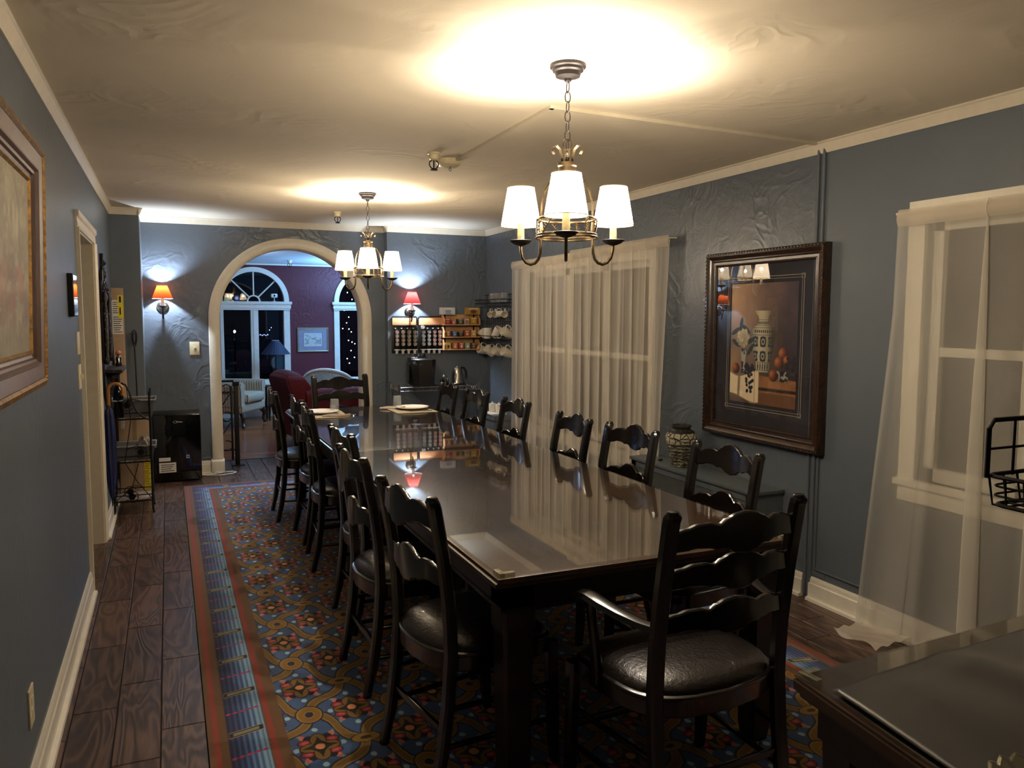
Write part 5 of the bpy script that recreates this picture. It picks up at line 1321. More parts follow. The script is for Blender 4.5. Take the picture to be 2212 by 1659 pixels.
for side, x0_, x1_, colx, cn in (('left', 2.072, 2.335, (2.118, 2.181, 2.242, 2.305), ('rose', 'tan', 'brown', 'charcoal')), ('right', 2.349, 2.610, (2.395, 2.455, 2.513, 2.570), ('slate', 'silver', 'coral', 'red'))):
    root = thing('pod_rack', side+'-hand black wall rack of coffee pods with an orange wood header', 'pod rack', ((x0_+x1_)/2, YR, 0), 0, 'coffee pod wall racks'); cx = (x0_+x1_)/2; hw = (x1_-x0_)/2
    b_ = MB(); b_.box((-hw, -.006, 1.118), (hw, 0, 1.392), .002); b_.build('back_panel', M['black_plastic'], root)
    b_ = MB(); q = [(-hw+.012, 1.398), (-hw, 1.41), (-hw, 1.478), (-hw+.012, 1.490), (hw-.012, 1.490), (hw, 1.478), (hw, 1.41), (hw-.012, 1.398)]
    b_.tube([(x, -.012, z) for x, z in q], .0055, 6, closed=True); b_.build('header_frame', M['black_metal'], root)
    MB().box((-hw+.008, -.012, 1.406), (hw-.008, -.002, 1.482), .001).build('header_board', M['plank_card'], root)
    for j, xc in enumerate(colx):
        for s_ in (-1, 1): MB().box((xc-cx+s_*.0200-.0018, -.052, 1.16), (xc-cx+s_*.0200+.0018, -.006, 1.375), .0008).build('channel_rail', M['black_plastic'], root)
        b_ = MB(); b_.box((xc-cx-.024, -.058, 1.150), (xc-cx+.024, -.004, 1.158), .001); b_.box((xc-cx-.026, -.056, 1.368), (xc-cx-.012, -.05, 1.376)); b_.build('stop_clip', M['white_plastic'], root, kind='stuff')
        for i_ in range(4):
            z = 1.334-.0405*i_
            n = cn[j]
            pod(n, xc, YR-.052, z, '%s-lidded coffee pod, %s row of the %s column, %s-hand rack' % (n, rown[i_], ordn[j], side))
        pod(cn[j], xc, YR-.031, 1.1495, '%s coffee pod dropped lid-up below the %s column of the %s-hand rack' % (cn[j], ordn[j], side), rx=-PI/2)
pod('white', 2.387, YR-.058, 1.385, 'white coffee pod perched on top of the right-hand rack')
# tea shelf
root = thing('tea_shelf', 'three-tier light pine wall shelf filled with tea boxes', 'shelf', (2.797, YR, 0)); hw = .198
tiers = [(1.402, 1.512), (1.274, 1.384), (1.146, 1.256)]
for z0, z1 in tiers:
    MB().box((-hw, -.105, z0), (hw, 0, z0+.009), .001).build('shelf_board', M['shelfwood'], root)
    for s_ in (-1, 1): MB().prism([(-.105, z0+.009), (0, z0+.009), (0, z1), (-.055, z1), (-.105, z1-.055)], 0, s_*hw-s_*.009 if s_ > 0 else -hw, hw if s_ > 0 else -hw+.009).build('side_panel', M['shelfwood'], root, smooth=False)
    MB().box((-hw+.009, -.006, z0+.009), (hw-.009, 0, z1)).build('back_board', M['shelfwood'], root, smooth=False)
b_ = MB()
for s_ in (-.16, .16): b_.box((s_-.008, -.008, 1.14), (s_+.008, -.0005, 1.52))
b_.build('mounting_strip', M['black_metal'], root, smooth=False)
def teabox(x, z, w_, h, d_, c1, c2, label, y=None, grp='tea boxes on the pine shelf', seed=0):
    root = thing('tea_box', label, 'tea box', (x, (YR-.062) if y is None else y, z), 0, grp)
    MB().box((-w_/2, -d_/2, 0), (w_/2, d_/2, h), .0008).build('carton', simple('tea_card_'+c1, c1, .5, var=.04), root)
    def fn(U, V):
        a = np.array(lin(c1)[:3])**(1/2.2); c = np.array(lin(c2)[:3])**(1/2.2)
        img = np.ones(U.shape+(3,))*a; img = lay(img, soft(np.sqrt(((U-.5)*1.1)**2+((V-.42)*1.0)**2)-.26, .04), c); img = lay(img, soft(np.abs(V-.84)-.07, .02)*soft(np.abs(U-.5)-.36, .02)*(vnoise(U*3, V, 12, seed) > .42), (.95, .9, .8)); img = lay(img, soft(np.abs(V-.12)-.03, .02)*soft(np.abs(U-.5)-.3, .02)*.8, (.15, .1, .1)); return img
    painted('printed_front', (-w_/2+.001, -d_/2-.0004, .001), (w_-.002, 0, 0), (0, 0, h-.002), 26, 26, fn, M['paint_gloss'], root)
tb = [[(-.155, .062, .062, '8e2f36', 'c05a50', 'dark red'), (-.088, .052, .040, 'a05048', 'd9b0a0', 'low rose'), (-.015, .066, .055, '2f3a2c', '8a9a60', 'dark green'), (.055, .056, .060, 'a89a90', 'b05a60', 'pale grey'), (.130, .066, .072, 'b8902c', 'd9b24a', 'mustard')],
      [(-.150, .056, .062, '8a4a34', 'c8a070', 'brown'), (-.080, .064, .058, '2a3f66', '9ab0d0', 'navy blue'), (-.012, .050, .050, '1f2a24', '708060', 'black-green'), (.058, .060, .068, 'a04a36', 'e0b090', 'rust'), (.130, .052, .066, 'c8a060', 'e8d0a0', 'tan')],
      [(-.148, .054, .066, 'c0a050', '3a3a2c', 'yellow and black'), (-.075, .054, .064, 'b06a44', 'e0c8a0', 'orange-brown'), (-.005, .058, .066, '9a3a30', 'e0d0c0', 'red and white'), (.062, .054, .064, '7f9a84', 'd8dcc8', 'sage green'), (.130, .050, .062, '5a4636', 'b09070', 'coffee brown')]]
tn = ['top', 'middle', 'bottom']
for i_, row in enumerate(tb):
    for j, (x, w_, h, c1, c2, nm) in enumerate(row): teabox(2.797+x, tiers[i_][0]+.0095, w_, h, .052, c1, c2, '%s tea box on the %s tier of the pine shelf' % (nm, tn[i_]), seed=i_*5+j)
teabox(2.650, 1.5125, .150, .072, .07, 'c8ccd0', '8a9ab8', 'white and blue tea box lying on top of the pine shelf, left end', y=YR-.046, seed=31)
teabox(2.928, 1.5125, .148, .072, .07, 'b08a3c', '6a3a1c', 'gold tea box lying on top of the pine shelf, right end', y=YR-.046, seed=32)
# mug rack on the right wall
root = thing('mug_rack', 'black wire mug rack on the right wall left of the sheer curtain', 'rack', (XR, 7.5, 0))
b_ = MB()
for y in [-.36+.06*k for k in range(13)]: b_.tube([(-.01, y, 1.22 if k else 1.22), (-.01, y, 1.71)], .0022, 5)
for z in [1.24+.06*k for k in range(8)]: b_.tube([(-.012, -.36, z), (-.012, .36, z)], .0022, 5)
b_.tube([(-.01, -.365, 1.21), (-.01, .365, 1.21), (-.01, .365, 1.715), (-.01, -.365, 1.715)], .005, 6, closed=True); b_.build('grid_back', M['black_metal'], root)
for z, nm in ((1.628, 'top'), (1.262, 'low')):
    b_ = MB(); 
    for zz in (z, z+.035): b_.tube([(-.006, -.36, zz), (-.13, -.36, zz), (-.13, .36, zz), (-.006, .36, zz)], .004, 6)
    for y in [-.36+.04*k for k in range(19)]: b_.tube([(-.006, y, z), (-.13, y, z)], .002, 4)
    b_.build('wire_shelf', M['black_metal'], root)
b_ = MB()
for z in (1.585, 1.44, 1.215):
    b_.tube([(-.012, -.36, z), (-.085, -.36, z+.004), (-.085, .36, z+.004), (-.012, .36, z)], .003, 6)
b_.build('hook_bars', M['black_metal'], root)
def mug(x, y, z, label, tilt, yaw, s_=1.0, mat='ceramic', group='white mugs on the wire rack'):
    key = mat+str(s_)
    if key not in protos:
        root = thing('mug', label, 'mug'); 
        MB().lathe([(.030*s_, 0), (.033*s_, .003*s_), (.041*s_, .05*s_), (.0415*s_, .098*s_), (.0395*s_, .099*s_), (.038*s_, .05*s_), (.030*s_, .006*s_), (.001, .005*s_)], (0, 0, 0), 28, cap1=False).build('cup', M[mat], root)
        MB().tube([(.037*s_, 0, .082*s_), (.058*s_, 0, .084*s_), (.068*s_, 0, .068*s_), (.066*s_, 0, .045*s_), (.054*s_, 0, .026*s_), (.038*s_, 0, .022*s_)], .0055*s_, 8).build('handle', M[mat], root)
        protos[key] = root; o = root; o['group'] = group; o['label'] = label
    else: o = dup(protos[key], (0, 0, 0), 0, label, group)
    o.location = (x, y, z); o.rotation_euler = (tilt[0], tilt[1], yaw); return o
G1 = 'glass mugs on the rack top'
for k, y in enumerate((7.48, 7.34, 7.19)): mug(XR-.07, y, 1.634, ('left', 'middle', 'right')[k]+' clear glass mug on the top of the wire rack', (0, 0), 2.0+k, .92, 'tumbler', G1)
def hang(c, d, s_, label, up=(0, 0, 1), mat='ceramic'):
    """mug centred at c, its mouth towards d, its handle towards up"""
    z = Vector(d).normalized(); x = Vector(up)-z*Vector(up).dot(z); x.normalize(); y = z.cross(x); p = Vector(c)-z*.05*s_
    o = mug(0, 0, 0, label, (0, 0), 0, s_, mat); o.rotation_mode = 'XYZ'
    o.rotation_euler = Matrix((x, y, z)).transposed().to_euler('XYZ'); o.location = p
for k, (y, d) in enumerate(((7.485, (-.8, -.55, -.25)), (7.385, (-.5, -.8, -.2)), (7.275, (-.85, .3, -.1)), (7.135, (-.55, -.8, -.2)))):
    hang((XR-.085, y, 1.520), d, .78, ordn[k]+' small white mug from the left in the upper hanging row')
for k, (y, z, d, up, s_) in enumerate(((7.74, 1.315, (-.5, .2, .6), (-.2, 1, 0), .92), (7.60, 1.322, (0, 0, 1), (-.3, 1, 0), 1.12), (7.35, 1.335, (.25, -.5, .7), (.3, -.8, -.2), 1.1), (7.085, 1.335, (-.85, -.15, .42), (0, .1, 1), 1.1))):
    hang((XR-.085, y, z), d, s_, ordn[k]+' large white mug from the left in the middle row of the rack', up)
for k, (y, d) in enumerate(((7.80, (-.9, .1, .15)), (7.74, (-.9, -.15, .25)), (7.55, (-.75, -.1, .65)), (7.33, (-.9, -.2, .30)), (7.10, (-.9, -.15, .38)))):
    hang((XR-.08 if k else XR-.055, y if k else 7.79, 1.140+.004*(k % 2)), d, 1.1, ('leftmost', 'second', 'third', 'fourth', 'rightmost')[k]+' large white mug in the bottom hanging row of the rack')
# hamper with canisters
root = thing('storage_hamper', 'grey lidded plastic hamper in the coffee corner beside the sheer curtain', 'hamper', (2.955, 7.125, 0))
b_ = MB(); b_.post([(0, 0, 0, .19, .24), (0, 0, .46, .215, .27), (0, 0, .49, .215, .27)], .08); b_.build('body', M['mesh_grey'], root)
b_ = MB()
for k in range(14):
    z = .06+k*.028; b_.box((-.108-.0, -.118, z), (-.095, .118, z+.012)); b_.box((-.09, -.138, z), (.09, -.118, z+.012))
b_.build('ribs', M['mesh_grey'], root, smooth=False); MB().box((-.118, -.145, .49), (.118, .145, .545), .012).build('lid', M['mesh_grey'], root)
tag(MB().box((-.10, -.10, 0), (.06, .12, .012), .002).build('paper_tray', M['paper'], loc=(2.93, 7.13, .546)), 'white tray on the lid of the grey hamper', 'tray')
def canister(x, y, label, h=.075):
    root = thing('canister', label, 'canister', (x, y, .559), 0, 'white lidded canisters')
    MB().lathe([(.030, 0), (.034, .004), (.036, h*.9), (.034, h)], (0, 0, 0), 24).build('jar', M['ceramic'], root); MB().lathe([(.036, h), (.035, h+.006), (.014, h+.012), (.006, h+.014), (.009, h+.022), (.002, h+.026)], (0, 0, 0), 24).build('lid', M['ceramic'], root)
canister(2.91, 7.20, 'left white lidded canister on the grey hamper'); canister(2.945, 7.115, 'right white lidded canister on the grey hamper')
root = thing('shaker', 'small white shaker with a red cap behind the canisters', 'shaker', (2.935, 7.04, .559)); MB().lathe([(.014, 0), (.016, .05), (.012, .06)], (0, 0, 0), 14).build('body', M['ceramic'], root); MB().lathe([(.013, .06), (.014, .078), (.004, .084)], (0, 0, 0), 14).build('cap', simple('red_cap', 'b3262e', .4), root)

# ------------------------------------------------------------------ railing in the arch
root = thing('iron_railing', 'black wrought-iron railing with scrolls and newel post inside the arch', 'railing', (.60, 8.29, 0))
MB().box((-.022, -.022, .008), (.022, .022, .80), .003).build('newel_post', M['black_metal'], root); MB().box((-.030, -.030, .80), (.030, .030, .845), .006).build('post_cap', M['black_metal'], root); MB().box((-.06, -.04, 0), (.07, .04, .008), .002).build('base_plate', M['black_metal'], root)
MB().box((-.055, -.010, .06), (-.035, .010, .80), .002).build('side_bar', M['black_metal'], root)
b_ = MB()
for z, h in ((.848, .012), (.74, .006), (.16, .007)): b_.box((-.40, -.008, z-h), (-.02, .008, z+h), .001)
b_.build('rails', M['black_metal'], root)
def scroll_pts(cx, cz, r, a0, a1, n=18): return [(cx+r*(1-.35*i/n)*math.cos(R(a0+(a1-a0)*i/n)), 0, cz+r*(1-.35*i/n)*math.sin(R(a0+(a1-a0)*i/n))) for i in range(n+1)]
for cz, r, d in ((.50, .062, 1), (.21, .066, 1)):
    for sx_ in (-.095, -.29):
        MB().tube([(sx_-.02, 0, cz+.25)]+[(sx_+.055, 0, cz+.24)][:0]+[(sx_+.04, 0, cz+.225), (sx_-.035, 0, cz+.11)]+scroll_pts(sx_, cz, r, 150, 470), .0055, 6).build('scroll', M['black_metal'], root)
for sx_ in (-.095, -.29): MB().tube(scroll_pts(sx_, .775, .055, -150, 150), .005, 6).build('scroll', M['black_metal'], root)

# ------------------------------------------------------------------ living room furniture
def cushion(name, mat, parent, a, b2, r=.05, puff=.0):
    b_ = MB(); b_.box(a, b2, r)
    if puff: pass
    return b_.build(name, mat, parent, ang=60)
root = thing('striped_armchair', 'cream armchair with dark stripes by the window of the far room', 'armchair', (.75, 11.36, 0), R(60))
b_ = MB(); b_.box((-.36, -.34, .20), (.36, .40, .34), .04); b_.build('seat_frame', M['stripe'], root, ang=60)
cushion('seat_cushion', M['stripe'], root, (-.27, -.38, .33), (.27, .28, .46), .05)
for s_ in (-1, 1):
    b_ = MB(); b_.prism([(s_*.27, .30), (s_*.37, .30), (s_*.37, .50)]+[(s_*.325+.062*math.cos(R(a)), .555+.062*math.sin(R(a))) for a in (range(-20, 200, 22) if s_ > 0 else range(-20, 200, 22))]+[(s_*.27, .50)] if s_ > 0 else [(-.37, .30), (-.27, .30), (-.27, .50)]+[(-.325+.062*math.cos(R(a)), .555+.062*math.sin(R(a))) for a in range(-20, 200, 22)]+[(-.37, .50)], 1, -.33, .36)
    b_.build('rolled_arm', M['stripe'], root, ang=60)
b_ = MB(); b_.loft([[(-.31, .24+.0, .34), (.31, .24, .34), (.33, .40, .34), (-.33, .40, .34)], [(-.33, .28, .70), (.33, .28, .70), (.34, .44, .70), (-.34, .44, .70)], [(-.30, .33, .90), (.30, .33, .90), (.30, .46, .92), (-.30, .46, .92)], [(-.20, .37, .95), (.20, .37, .95), (.2, .45, .96), (-.2, .45, .96)]]); b_.build('back', M['stripe'], root, ang=60)
for a in (-1, 1):
    for y in (-.30, .33):
        MB().tube([(a*.30, y, .22), (a*.33, y-.035, .15), (a*.31, y-.02, .07), (a*.335, y-.04, .02)], [.04, .032, .018, .028], 10).build('leg', M['mahog'], root)
# red wing chair, seen from the side/back
root = thing('red_armchair', 'large red velvet armchair with rolled arms beyond the arch', 'armchair', (1.66, 9.42, 0), R(98))
cushion('seat_base', M['red_fabric'], root, (-.40, -.42, .10), (.40, .40, .42), .06)
cushion('seat_cushion', M['red_fabric'], root, (-.26, -.46, .40), (.26, .24, .54), .06)
for s_ in (-1, 1):
    b_ = MB(); cx_ = s_*.36
    b_.prism([(cx_-.10, .10), (cx_+.10, .10)]+[(cx_+.12*math.cos(R(a)), .56+.12*math.sin(R(a))) for a in range(-25, 206, 21)], 1, -.44, .34); b_.build('rolled_arm', M['red_fabric'], root, ang=60)
b_ = MB(); b_.loft([[(-.40, .22, .12), (.40, .22, .12), (.40, .44, .12), (-.40, .44, .12)], [(-.42, .24, .62), (.42, .24, .62), (.42, .50, .62), (-.42, .50, .62)], [(-.40, .30, .76), (.40, .30, .76), (.40, .54, .76), (-.40, .54, .76)], [(-.33, .34, .83), (.33, .34, .83), (.34, .53, .83), (-.34, .53, .83)], [(-.18, .38, .87), (.18, .38, .87), (.2, .50, .87), (-.2, .50, .87)]])
bmesh.ops.bevel(b_.bm, geom=list(b_.bm.edges), offset=.02, segments=2, affect='EDGES'); b_.build('back', M['red_fabric'], root, ang=60)
for a in (-1, 1):
    for y in (-.36, .38): MB().lathe([(.018, 0), (.028, .06), (.03, .11)], (a*.33, y, 0), 12).build('leg', M['mahog'], root)
root = thing('wicker_chair', 'pale blue-white rounded wicker chair behind the red armchair', 'chair', (1.93, 10.55, 0), R(160))
b_ = MB(); secs = []
for i in range(25):
    a = R(-20+220*i/24); c, s_ = math.cos(a), math.sin(a); zt = .60+.20*max(0, s_)
    secs.append([(.27*c, .25*s_, .36), (.31*c, .29*s_, zt), (.335*c, .315*s_, zt), (.30*c, .28*s_, .36)])
b_.loft(secs); b_.build('back_shell', M['wicker'], root, ang=60)
b_ = MB(); b_.tube([(.325*math.cos(R(-20+220*i/24)), .305*math.sin(R(-20+220*i/24)), .605+.20*max(0, math.sin(R(-20+220*i/24)))) for i in range(25)], .022, 8); b_.build('rim', M['white'], root)
MB().lathe([(.20, .30), (.29, .33), (.30, .37), (.27, .41), (.02, .42)], (0, 0, 0), 28).build('seat', M['wicker'], root)
for k in range(4): MB().tube([(.20*math.cos(PI/4+k*PI/2), .20*math.sin(PI/4+k*PI/2), .32), (.23*math.cos(PI/4+k*PI/2), .23*math.sin(PI/4+k*PI/2), 0)], .018, 8).build('leg', M['white'], root)
root = thing('end_table', 'dark end table under the navy lamp', 'table', (1.475, 11.86, 0)); MB().box((-.22, -.22, .455), (.22, .22, .48), .005).build('top', M['table_dark'], root); MB().box((-.19, -.19, .36), (.19, .19, .455)).build('drawer_box', M['table_dark'], root, smooth=False)
for a in (-.18, .18):
    for c in (-.17, .17): MB().post([(a, c, 0, .025, .025), (a, c, .37, .04, .04)]).build('leg', M['table_dark'], root)
root = thing('table_lamp', 'table lamp with a dark navy pleated shade in front of the arched window', 'lamp', (1.415, 11.84, .481))
MB().lathe([(.075, 0), (.078, .012), (.03, .02), (.012, .03)], (0, 0, 0), 24).build('base', M['black_metal'], root); MB().tube([(0, 0, .02), (0, 0, .50)], .008, 8).build('stem', M['black_metal'], root)
MB().lathe([(.205, .46), (.05, .655)], (0, 0, 0), 64, cap0=False, cap1=False, wave=lambda a, z: .012*math.sin(a*24)).build('lamp_shade', M['navy_shade'], root, ang=20)
MB().lathe([(.047, .655), (.052, .658), (.047, .66)], (0, 0, 0), 30, cap0=False, cap1=False).build('shade_ring', M['white_plastic'], root)
b_ = MB(); b_.box((-.19, -.02, 0), (-.05, .08, .022), .004); tag(b_.build('book', M['black_plastic'], loc=(1.45, 11.68, .481)), 'dark book on the end table under the lamp', 'book')
root = thing('framed_sketch', 'small gilt-framed sketch with lilac mat on the maroon wall', 'picture', (2.005, LIV_Y, 1.133)); W_, H_ = .465, .362; face = lambda u, v, o_: (u, -o_, v)
frame_profile(MB(), W_, H_, [(0, 0), (0, .02), (.006, .024), (.018, .018), (.024, .020), (.024, .004)], face).build('frame', M['gold'] if 0 else simple('pale_gold_frame', '8c8468', .4, .4), root, ang=25)
MB().box((-W_/2+.02, -.010, -H_/2+.02), (W_/2-.02, -.006, H_/2-.02)).build('mat_board', simple('lilac_mat', '8a8494', .9), root, smooth=False)
def sk(U, V):
    n = vnoise(U, V, 9, 40); img = np.ones(U.shape+(3,))*np.array([.72, .72, .70]); img = lay(img, np.clip((n-.45)*5, 0, .7)*soft(np.abs(V-.5)-.35, .1)*soft(np.abs(U-.5)-.42, .1), (.42, .43, .40))
    return lay(img, 1-soft(np.maximum(np.abs(U-.5), np.abs(V-.5))-.485, .01), (.12, .12, .16))
painted('sketch', (-.142, -.0115, -.104), (.284, 0, 0), (0, 0, .208), 70, 50, sk, M['paint'], root)
# pleated drape at the left of the window
b_ = MB(); b_.grid(lambda u, v: (-.09+.18*u, .022*math.sin(u*2*PI*3.5), .06+1.66*v), 42, 4); tag(b_.build('window_drape', M['drape'], loc=(.60, LIV_Y-.12, 0), ang=180), 'grey-blue pleated drape at the left side of the far arched window', 'drape')
# gadgets on the transom ledge
tag(MB().box((-.04, -.03, 0), (.04, .02, .035), .01).build('soap_dish', simple('pale_yellow_plastic', 'd8cf7a', .4), loc=(.79, LIV_Y-.04, 1.7005)), 'small yellow gadget on the transom ledge of the far window', 'gadget')
root = thing('alarm_clock', 'small round purple clock on the transom ledge of the far window', 'clock', (.925, LIV_Y-.045, 1.7005)); MB().lathe([(.04, .02), (.044, 0), (.036, -.014)], (0, 0, .044), 24, axis='y').build('case', simple('purple_plastic', '3a2a6a', .4), root); MB().lathe([(.024, -.0145), (.022, -.017)], (0, 0, .044), 20, axis='y').build('face', M['white_plastic'], root)
root = thing('security_camera', 'little white camera on a stalk standing on the transom ledge', 'camera', (1.45, LIV_Y-.045, 1.7005)); MB().lathe([(.02, 0), (.02, .006), (.006, .010), (.006, .055)], (0, 0, 0), 16).build('stalk', M['white_plastic'], root); MB().box((-.045, -.03, .055), (.045, .03, .115), .015).build('head', M['white_plastic'], root); MB().lathe([(.014, -.031), (.012, -.035)], (0, 0, .085), 16, axis='y').build('lens', M['black_gloss'], root)
# garden: string lights and a shrub
bulb_m = emit('string_bulb', (1, .95, .85), 30); blue_m = emit('string_bulb_blue', (.3, .4, 1), 14)
def string(label, P, mat, r, posts):
    root = thing('string_lights', label, 'string lights', (P[0][0], P[0][1], -.6)); o_ = Vector((P[0][0], P[0][1], -.6)); me = None
    MB().tube([Vector(p)-o_+Vector((.0, .012, 0)) for p in P], .003, 5).build('cord', M['black_metal'], root)
    for x, z in posts: MB().tube([Vector((x, P[0][1]+.05, -.6))-o_, Vector((x, P[0][1]+.05, z))-o_, Vector((x, P[0][1]+.012, z))-o_], .012, 6).build('pole', M['black_metal'], root)
    for p in P:
        if me is None: b_ = MB().ball((0, 0, 0), r, 1.2, 8).build('bulb', mat, root); me = b_.data
        else: b_ = bpy.data.objects.new('bulb', me); COL.objects.link(b_); b_.parent = root
        b_.location = Vector(p)-o_
string('zigzag of tiny white string lights in the dark outside the right far window', [(x+.03, 14, z) for x, z in ((2.88, 1.9), (2.96, 1.78), (2.82, 1.59), (2.90, 1.47), (2.86, 1.37), (2.79, 1.27), (2.90, 1.26), (2.94, 1.21), (2.89, 1.06), (2.95, 1.03), (3.0, 1.0), (2.93, .88), (2.86, .74), (2.99, .76), (2.90, .66))], bulb_m, .008, [(2.91, 1.9)])
string('short string of tiny blue lights outside the left far window', [(1.40+.03*k, 14, 1.16+.01*(k % 2)+(.09 if k > 5 else 0)+.03*max(0, k-6)) for k in range(8)], blue_m, .007, [(1.40, 1.16), (1.61, 1.28)])
root = thing('porch_lantern', 'distant bright porch lantern seen through the left far window', 'lantern', (1.04, 14.3, 1.22)); MB().ball((0, 0, 0), .018, 1.3, 12).build('flame_bulb', emit('lantern_bulb', (1, .85, .6), 60), root); MB().box((-.03, -.02, .03), (.03, .02, .04), .002).build('cap', M['black_metal'], root)
MB().tube([(0, 0, -1.82), (0, 0, -.03)], .015, 8).build('post', M['black_metal'], root)
def shrub(name, label, x, y, z0, n, spread, seed):
    rs = random.Random(seed); root = thing(name, label, 'shrub', (x, y, z0)); b_ = MB(); f_ = MB()
    for k in range(n):
        a = rs.uniform(0, 2*PI); l = rs.uniform(.5, 1)*spread; tip = Vector((math.cos(a)*l, math.sin(a)*l*.6, rs.uniform(.5, 1.25))); b_.tube([(0, 0, 0), tip*.5+Vector((0, 0, .08)), tip], [.012, .008, .003], 5)
        for q in range(7):
            t_ = rs.uniform(.4, 1); c = tip*t_+Vector((rs.uniform(-.05, .05), rs.uniform(-.05, .05), rs.uniform(-.03, .05))); d_ = Vector((rs.uniform(-1, 1), rs.uniform(-1, 1), rs.uniform(-.2, 1))).normalized()*.07; e_ = d_.orthogonal().normalized()*.016
            v = [f_.bm.verts.new(c+o_) for o_ in (Vector(), d_*.5+e_, d_, d_*.5-e_)]; f_.face(v)
    b_.build('stems', M['mahog'], root); f_.build('leaves', simple('shrub_leaf_'+str(seed), '5a6650', .6), root, kind='stuff')
shrub('garden_shrub', 'leafy shrub in the dark outside the left pane of the far window', .95, 12.75, -.6, 30, .6, 5); shrub('garden_shrub', 'thin leafless-looking shrub outside the right pane of the far window', 1.62, 14.6, -.6, 22, .45, 9)

# ------------------------------------------------------------------ side table at the lower right
root = thing('serving_table', 'dark serving table under sheet glass in the lower right corner', 'table', (1.7, .72, 0))
Q = [(1.199, 1.237), (2.30, 1.292), (2.26, .18), (1.075, .20)]
def quad(name, mat, z0, z1, ins, bev=0):
    c = Vector((1.7, .74)); pts = []
    for i, p in enumerate(Q):
        p = Vector(p); pr, nx = Vector(Q[i-1]), Vector(Q[(i+1) % 4]); d = ((pr-p).normalized()+(nx-p).normalized()); q = p+d*ins; pts.append((q.x-1.7, q.y-.72))
    b_ = MB(); b_.prism(pts, 2, z0, z1)
    if bev: bmesh.ops.bevel(b_.bm, geom=list(b_.bm.edges), offset=bev, segments=2, affect='EDGES')
    return b_.build(name, mat, root)
quad('table_top', M['table'], .712, .7425, -.012, .006); quad('glass_sheet', M['tableglass'], .7435, .75, 0)
quad('under_moulding', M['edge'], .70, .712, .0, .003); quad('apron', M['table_dark'], .62, .70, .03)
for p in Q:
    x, y = p[0]-1.7, p[1]-.72; x -= math.copysign(.075, x); y -= math.copysign(.075, y); MB().post([(x, y, .009, .06, .06), (x, y, .55, .085, .085), (x, y, .62, .09, .09)], .1).build('leg', M['table_dark'], root)
clip((1.199, 1.237, .75), 1, -1, 'clear acrylic corner guard on the corner of the serving table', R(4))
def runner(u, v):
    # u along the far edge, v towards the camera
    a = Vector((1.203, 1.150)).lerp(Vector((2.25, 1.235)), u); b2 = Vector((1.088, .25)).lerp(Vector((2.2, .23)), u); p = a.lerp(b2, v)
    h = .004+.010*(math.sin(u*9+v*5)*.5+.5)*math.sin(u*4+1.2-v*3)**2+.008*(math.sin(v*11-u*7)*.5+.5)*min(1, u*6)*min(1, v*6)+.018*math.exp(-((u-.32-.25*v)/.07)**2)*min(1, u*5)
    return (p.x, p.y, .7515+.001+h*min(1, .15+u*7)*min(1, .3+v*8))
b_ = MB(); b_.grid(runner, 70, 60); o = b_.build('table_runner', M['runner'], ang=180); md = o.modifiers.new('thick', 'SOLIDIFY'); md.thickness = .003; md.offset = 1
tag(o, 'charcoal satin cloth spread over the serving table', 'tablecloth')
root = thing('crystal_dish', 'cut-crystal dish with a zigzag rim on the charcoal cloth', 'dish', (1.185, .675, .776))
b_ = MB(); n = 96
def zig(a): return abs(((a/(2*PI)*24) % 1)-.5)*2
secs = []
for rr, z, k in ((.04, 0, 0), (.05, .003, 0), (.085, .012, .3), (.112, .026, 1), (.107, .027, 1), (.082, .016, .3), (.05, .007, 0), (.012, .006, 0)):
    secs.append([((rr+.006*k*zig(2*PI*i/n))*math.cos(2*PI*i/n), (rr+.006*k*zig(2*PI*i/n))*math.sin(2*PI*i/n), z+.006*k*zig(2*PI*i/n)) for i in range(n)])
b_.loft(secs, cap=False); b_.build('bowl', M['crystal'], root, ang=10)
b_ = MB(); b_.tube([(.1115*math.cos(2*PI*i/96)*(1+.045*zig(2*PI*i/96)), .1115*math.sin(2*PI*i/96)*(1+.045*zig(2*PI*i/96)), .0275+.006*zig(2*PI*i/96)) for i in range(96)], .0022, 5, closed=True); b_.build('rim', M['acrylic'], root)
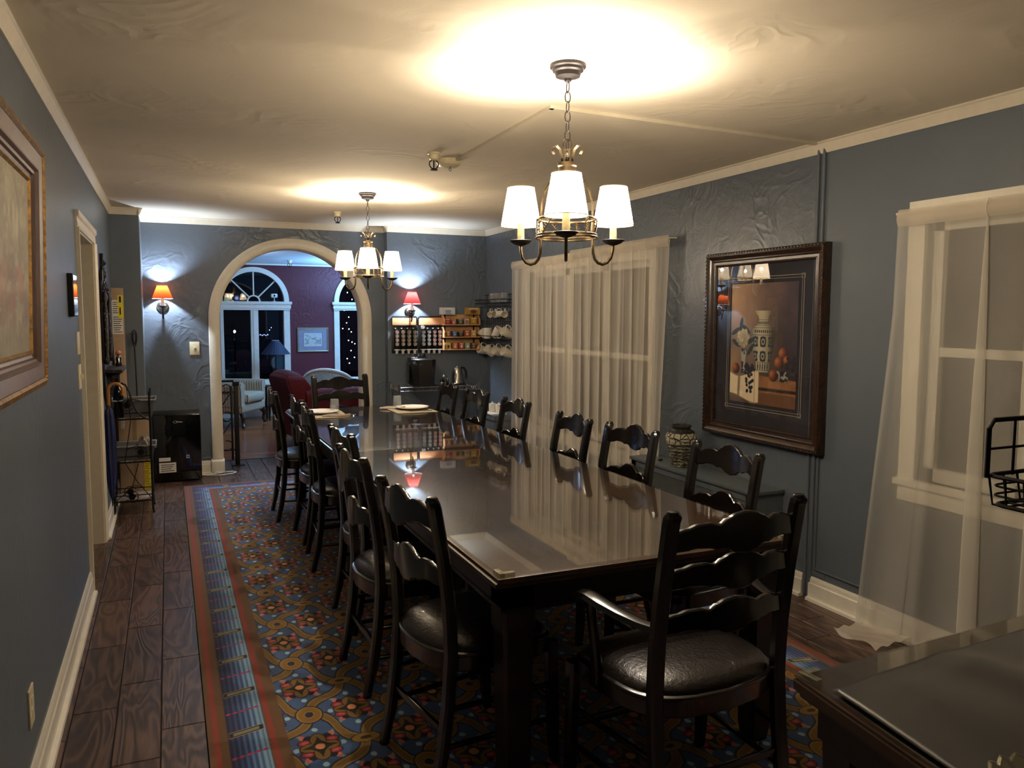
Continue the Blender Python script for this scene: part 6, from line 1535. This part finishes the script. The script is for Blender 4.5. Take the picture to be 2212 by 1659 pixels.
root = thing('wire_basket', 'black wire basket on a pole stand at the right edge above the serving table', 'basket', (1.56, .92, .780)); BX0, BX1 = -.133, .16
bz = .365; b_ = MB()
def rr_(x0_, x1_, y0_, y1_, z, r=.02):
    P = []
    for cx_, cy_, a0 in ((x1_-r, y1_-r, 0), (x0_+r, y1_-r, 90), (x0_+r, y0_+r, 180), (x1_-r, y0_+r, 270)): P += [(cx_+r*math.cos(R(a0+q)), cy_+r*math.sin(R(a0+q)), z) for q in (0, 30, 60, 90)]
    return P
b_.tube(rr_(BX0, BX1, -.09, .09, bz+.055), .0042, 8, closed=True); b_.tube(rr_(BX0+.008, BX1-.008, -.08, .08, bz), .0042, 8, closed=True)
b_.build('rims', M['black_metal'], root)
b_ = MB()
for k in range(8):
    x = BX0+.006+(BX1-BX0-.012)*k/7; b_.tube([(x, -.09, bz+.055), (x, -.08, bz), (x, .08, bz), (x, .09, bz+.055)], .0024, 6)
for k in range(1, 5): y = -.09+.036*k; b_.tube([(BX0, y, bz+.055), (BX0+.008, y, bz), (BX1-.008, y, bz), (BX1, y, bz+.055)], .0024, 6)
for zz in (.018, .036): b_.tube(rr_(BX0+.005, BX1-.005, -.085, .085, bz+zz), .0022, 6, closed=True)
b_.build('wires', M['black_metal'], root)
b_ = MB(); b_.tube([(BX0, .09, bz+.05), (BX0, .09, bz+.145), (BX0+.012, .09, bz+.16), (BX1-.012, .09, bz+.16), (BX1, .09, bz+.145), (BX1, .09, bz+.05)], .0048, 8)
for k in (1, 2, 3): x = BX0+(BX1-BX0)*k/4; b_.tube([(x, .09, bz+.05), (x, .09, bz+.16)], .0026, 6)
b_.tube([(BX0, .09, bz+.105), (BX1, .09, bz+.105)], .0026, 6); b_.build('back_frame', M['black_metal'], root)
b_ = MB(); b_.tube([(.10, .09, .0), (.10, .09, bz+.2)], .008, 10); b_.lathe([(.075, -.006), (.075, 0), (.01, .004)], (.10, .05, .006), 24); b_.build('pole_stand', M['black_metal'], root)

for o in bpy.data.objects:
    if 'used' in o: del o['used']
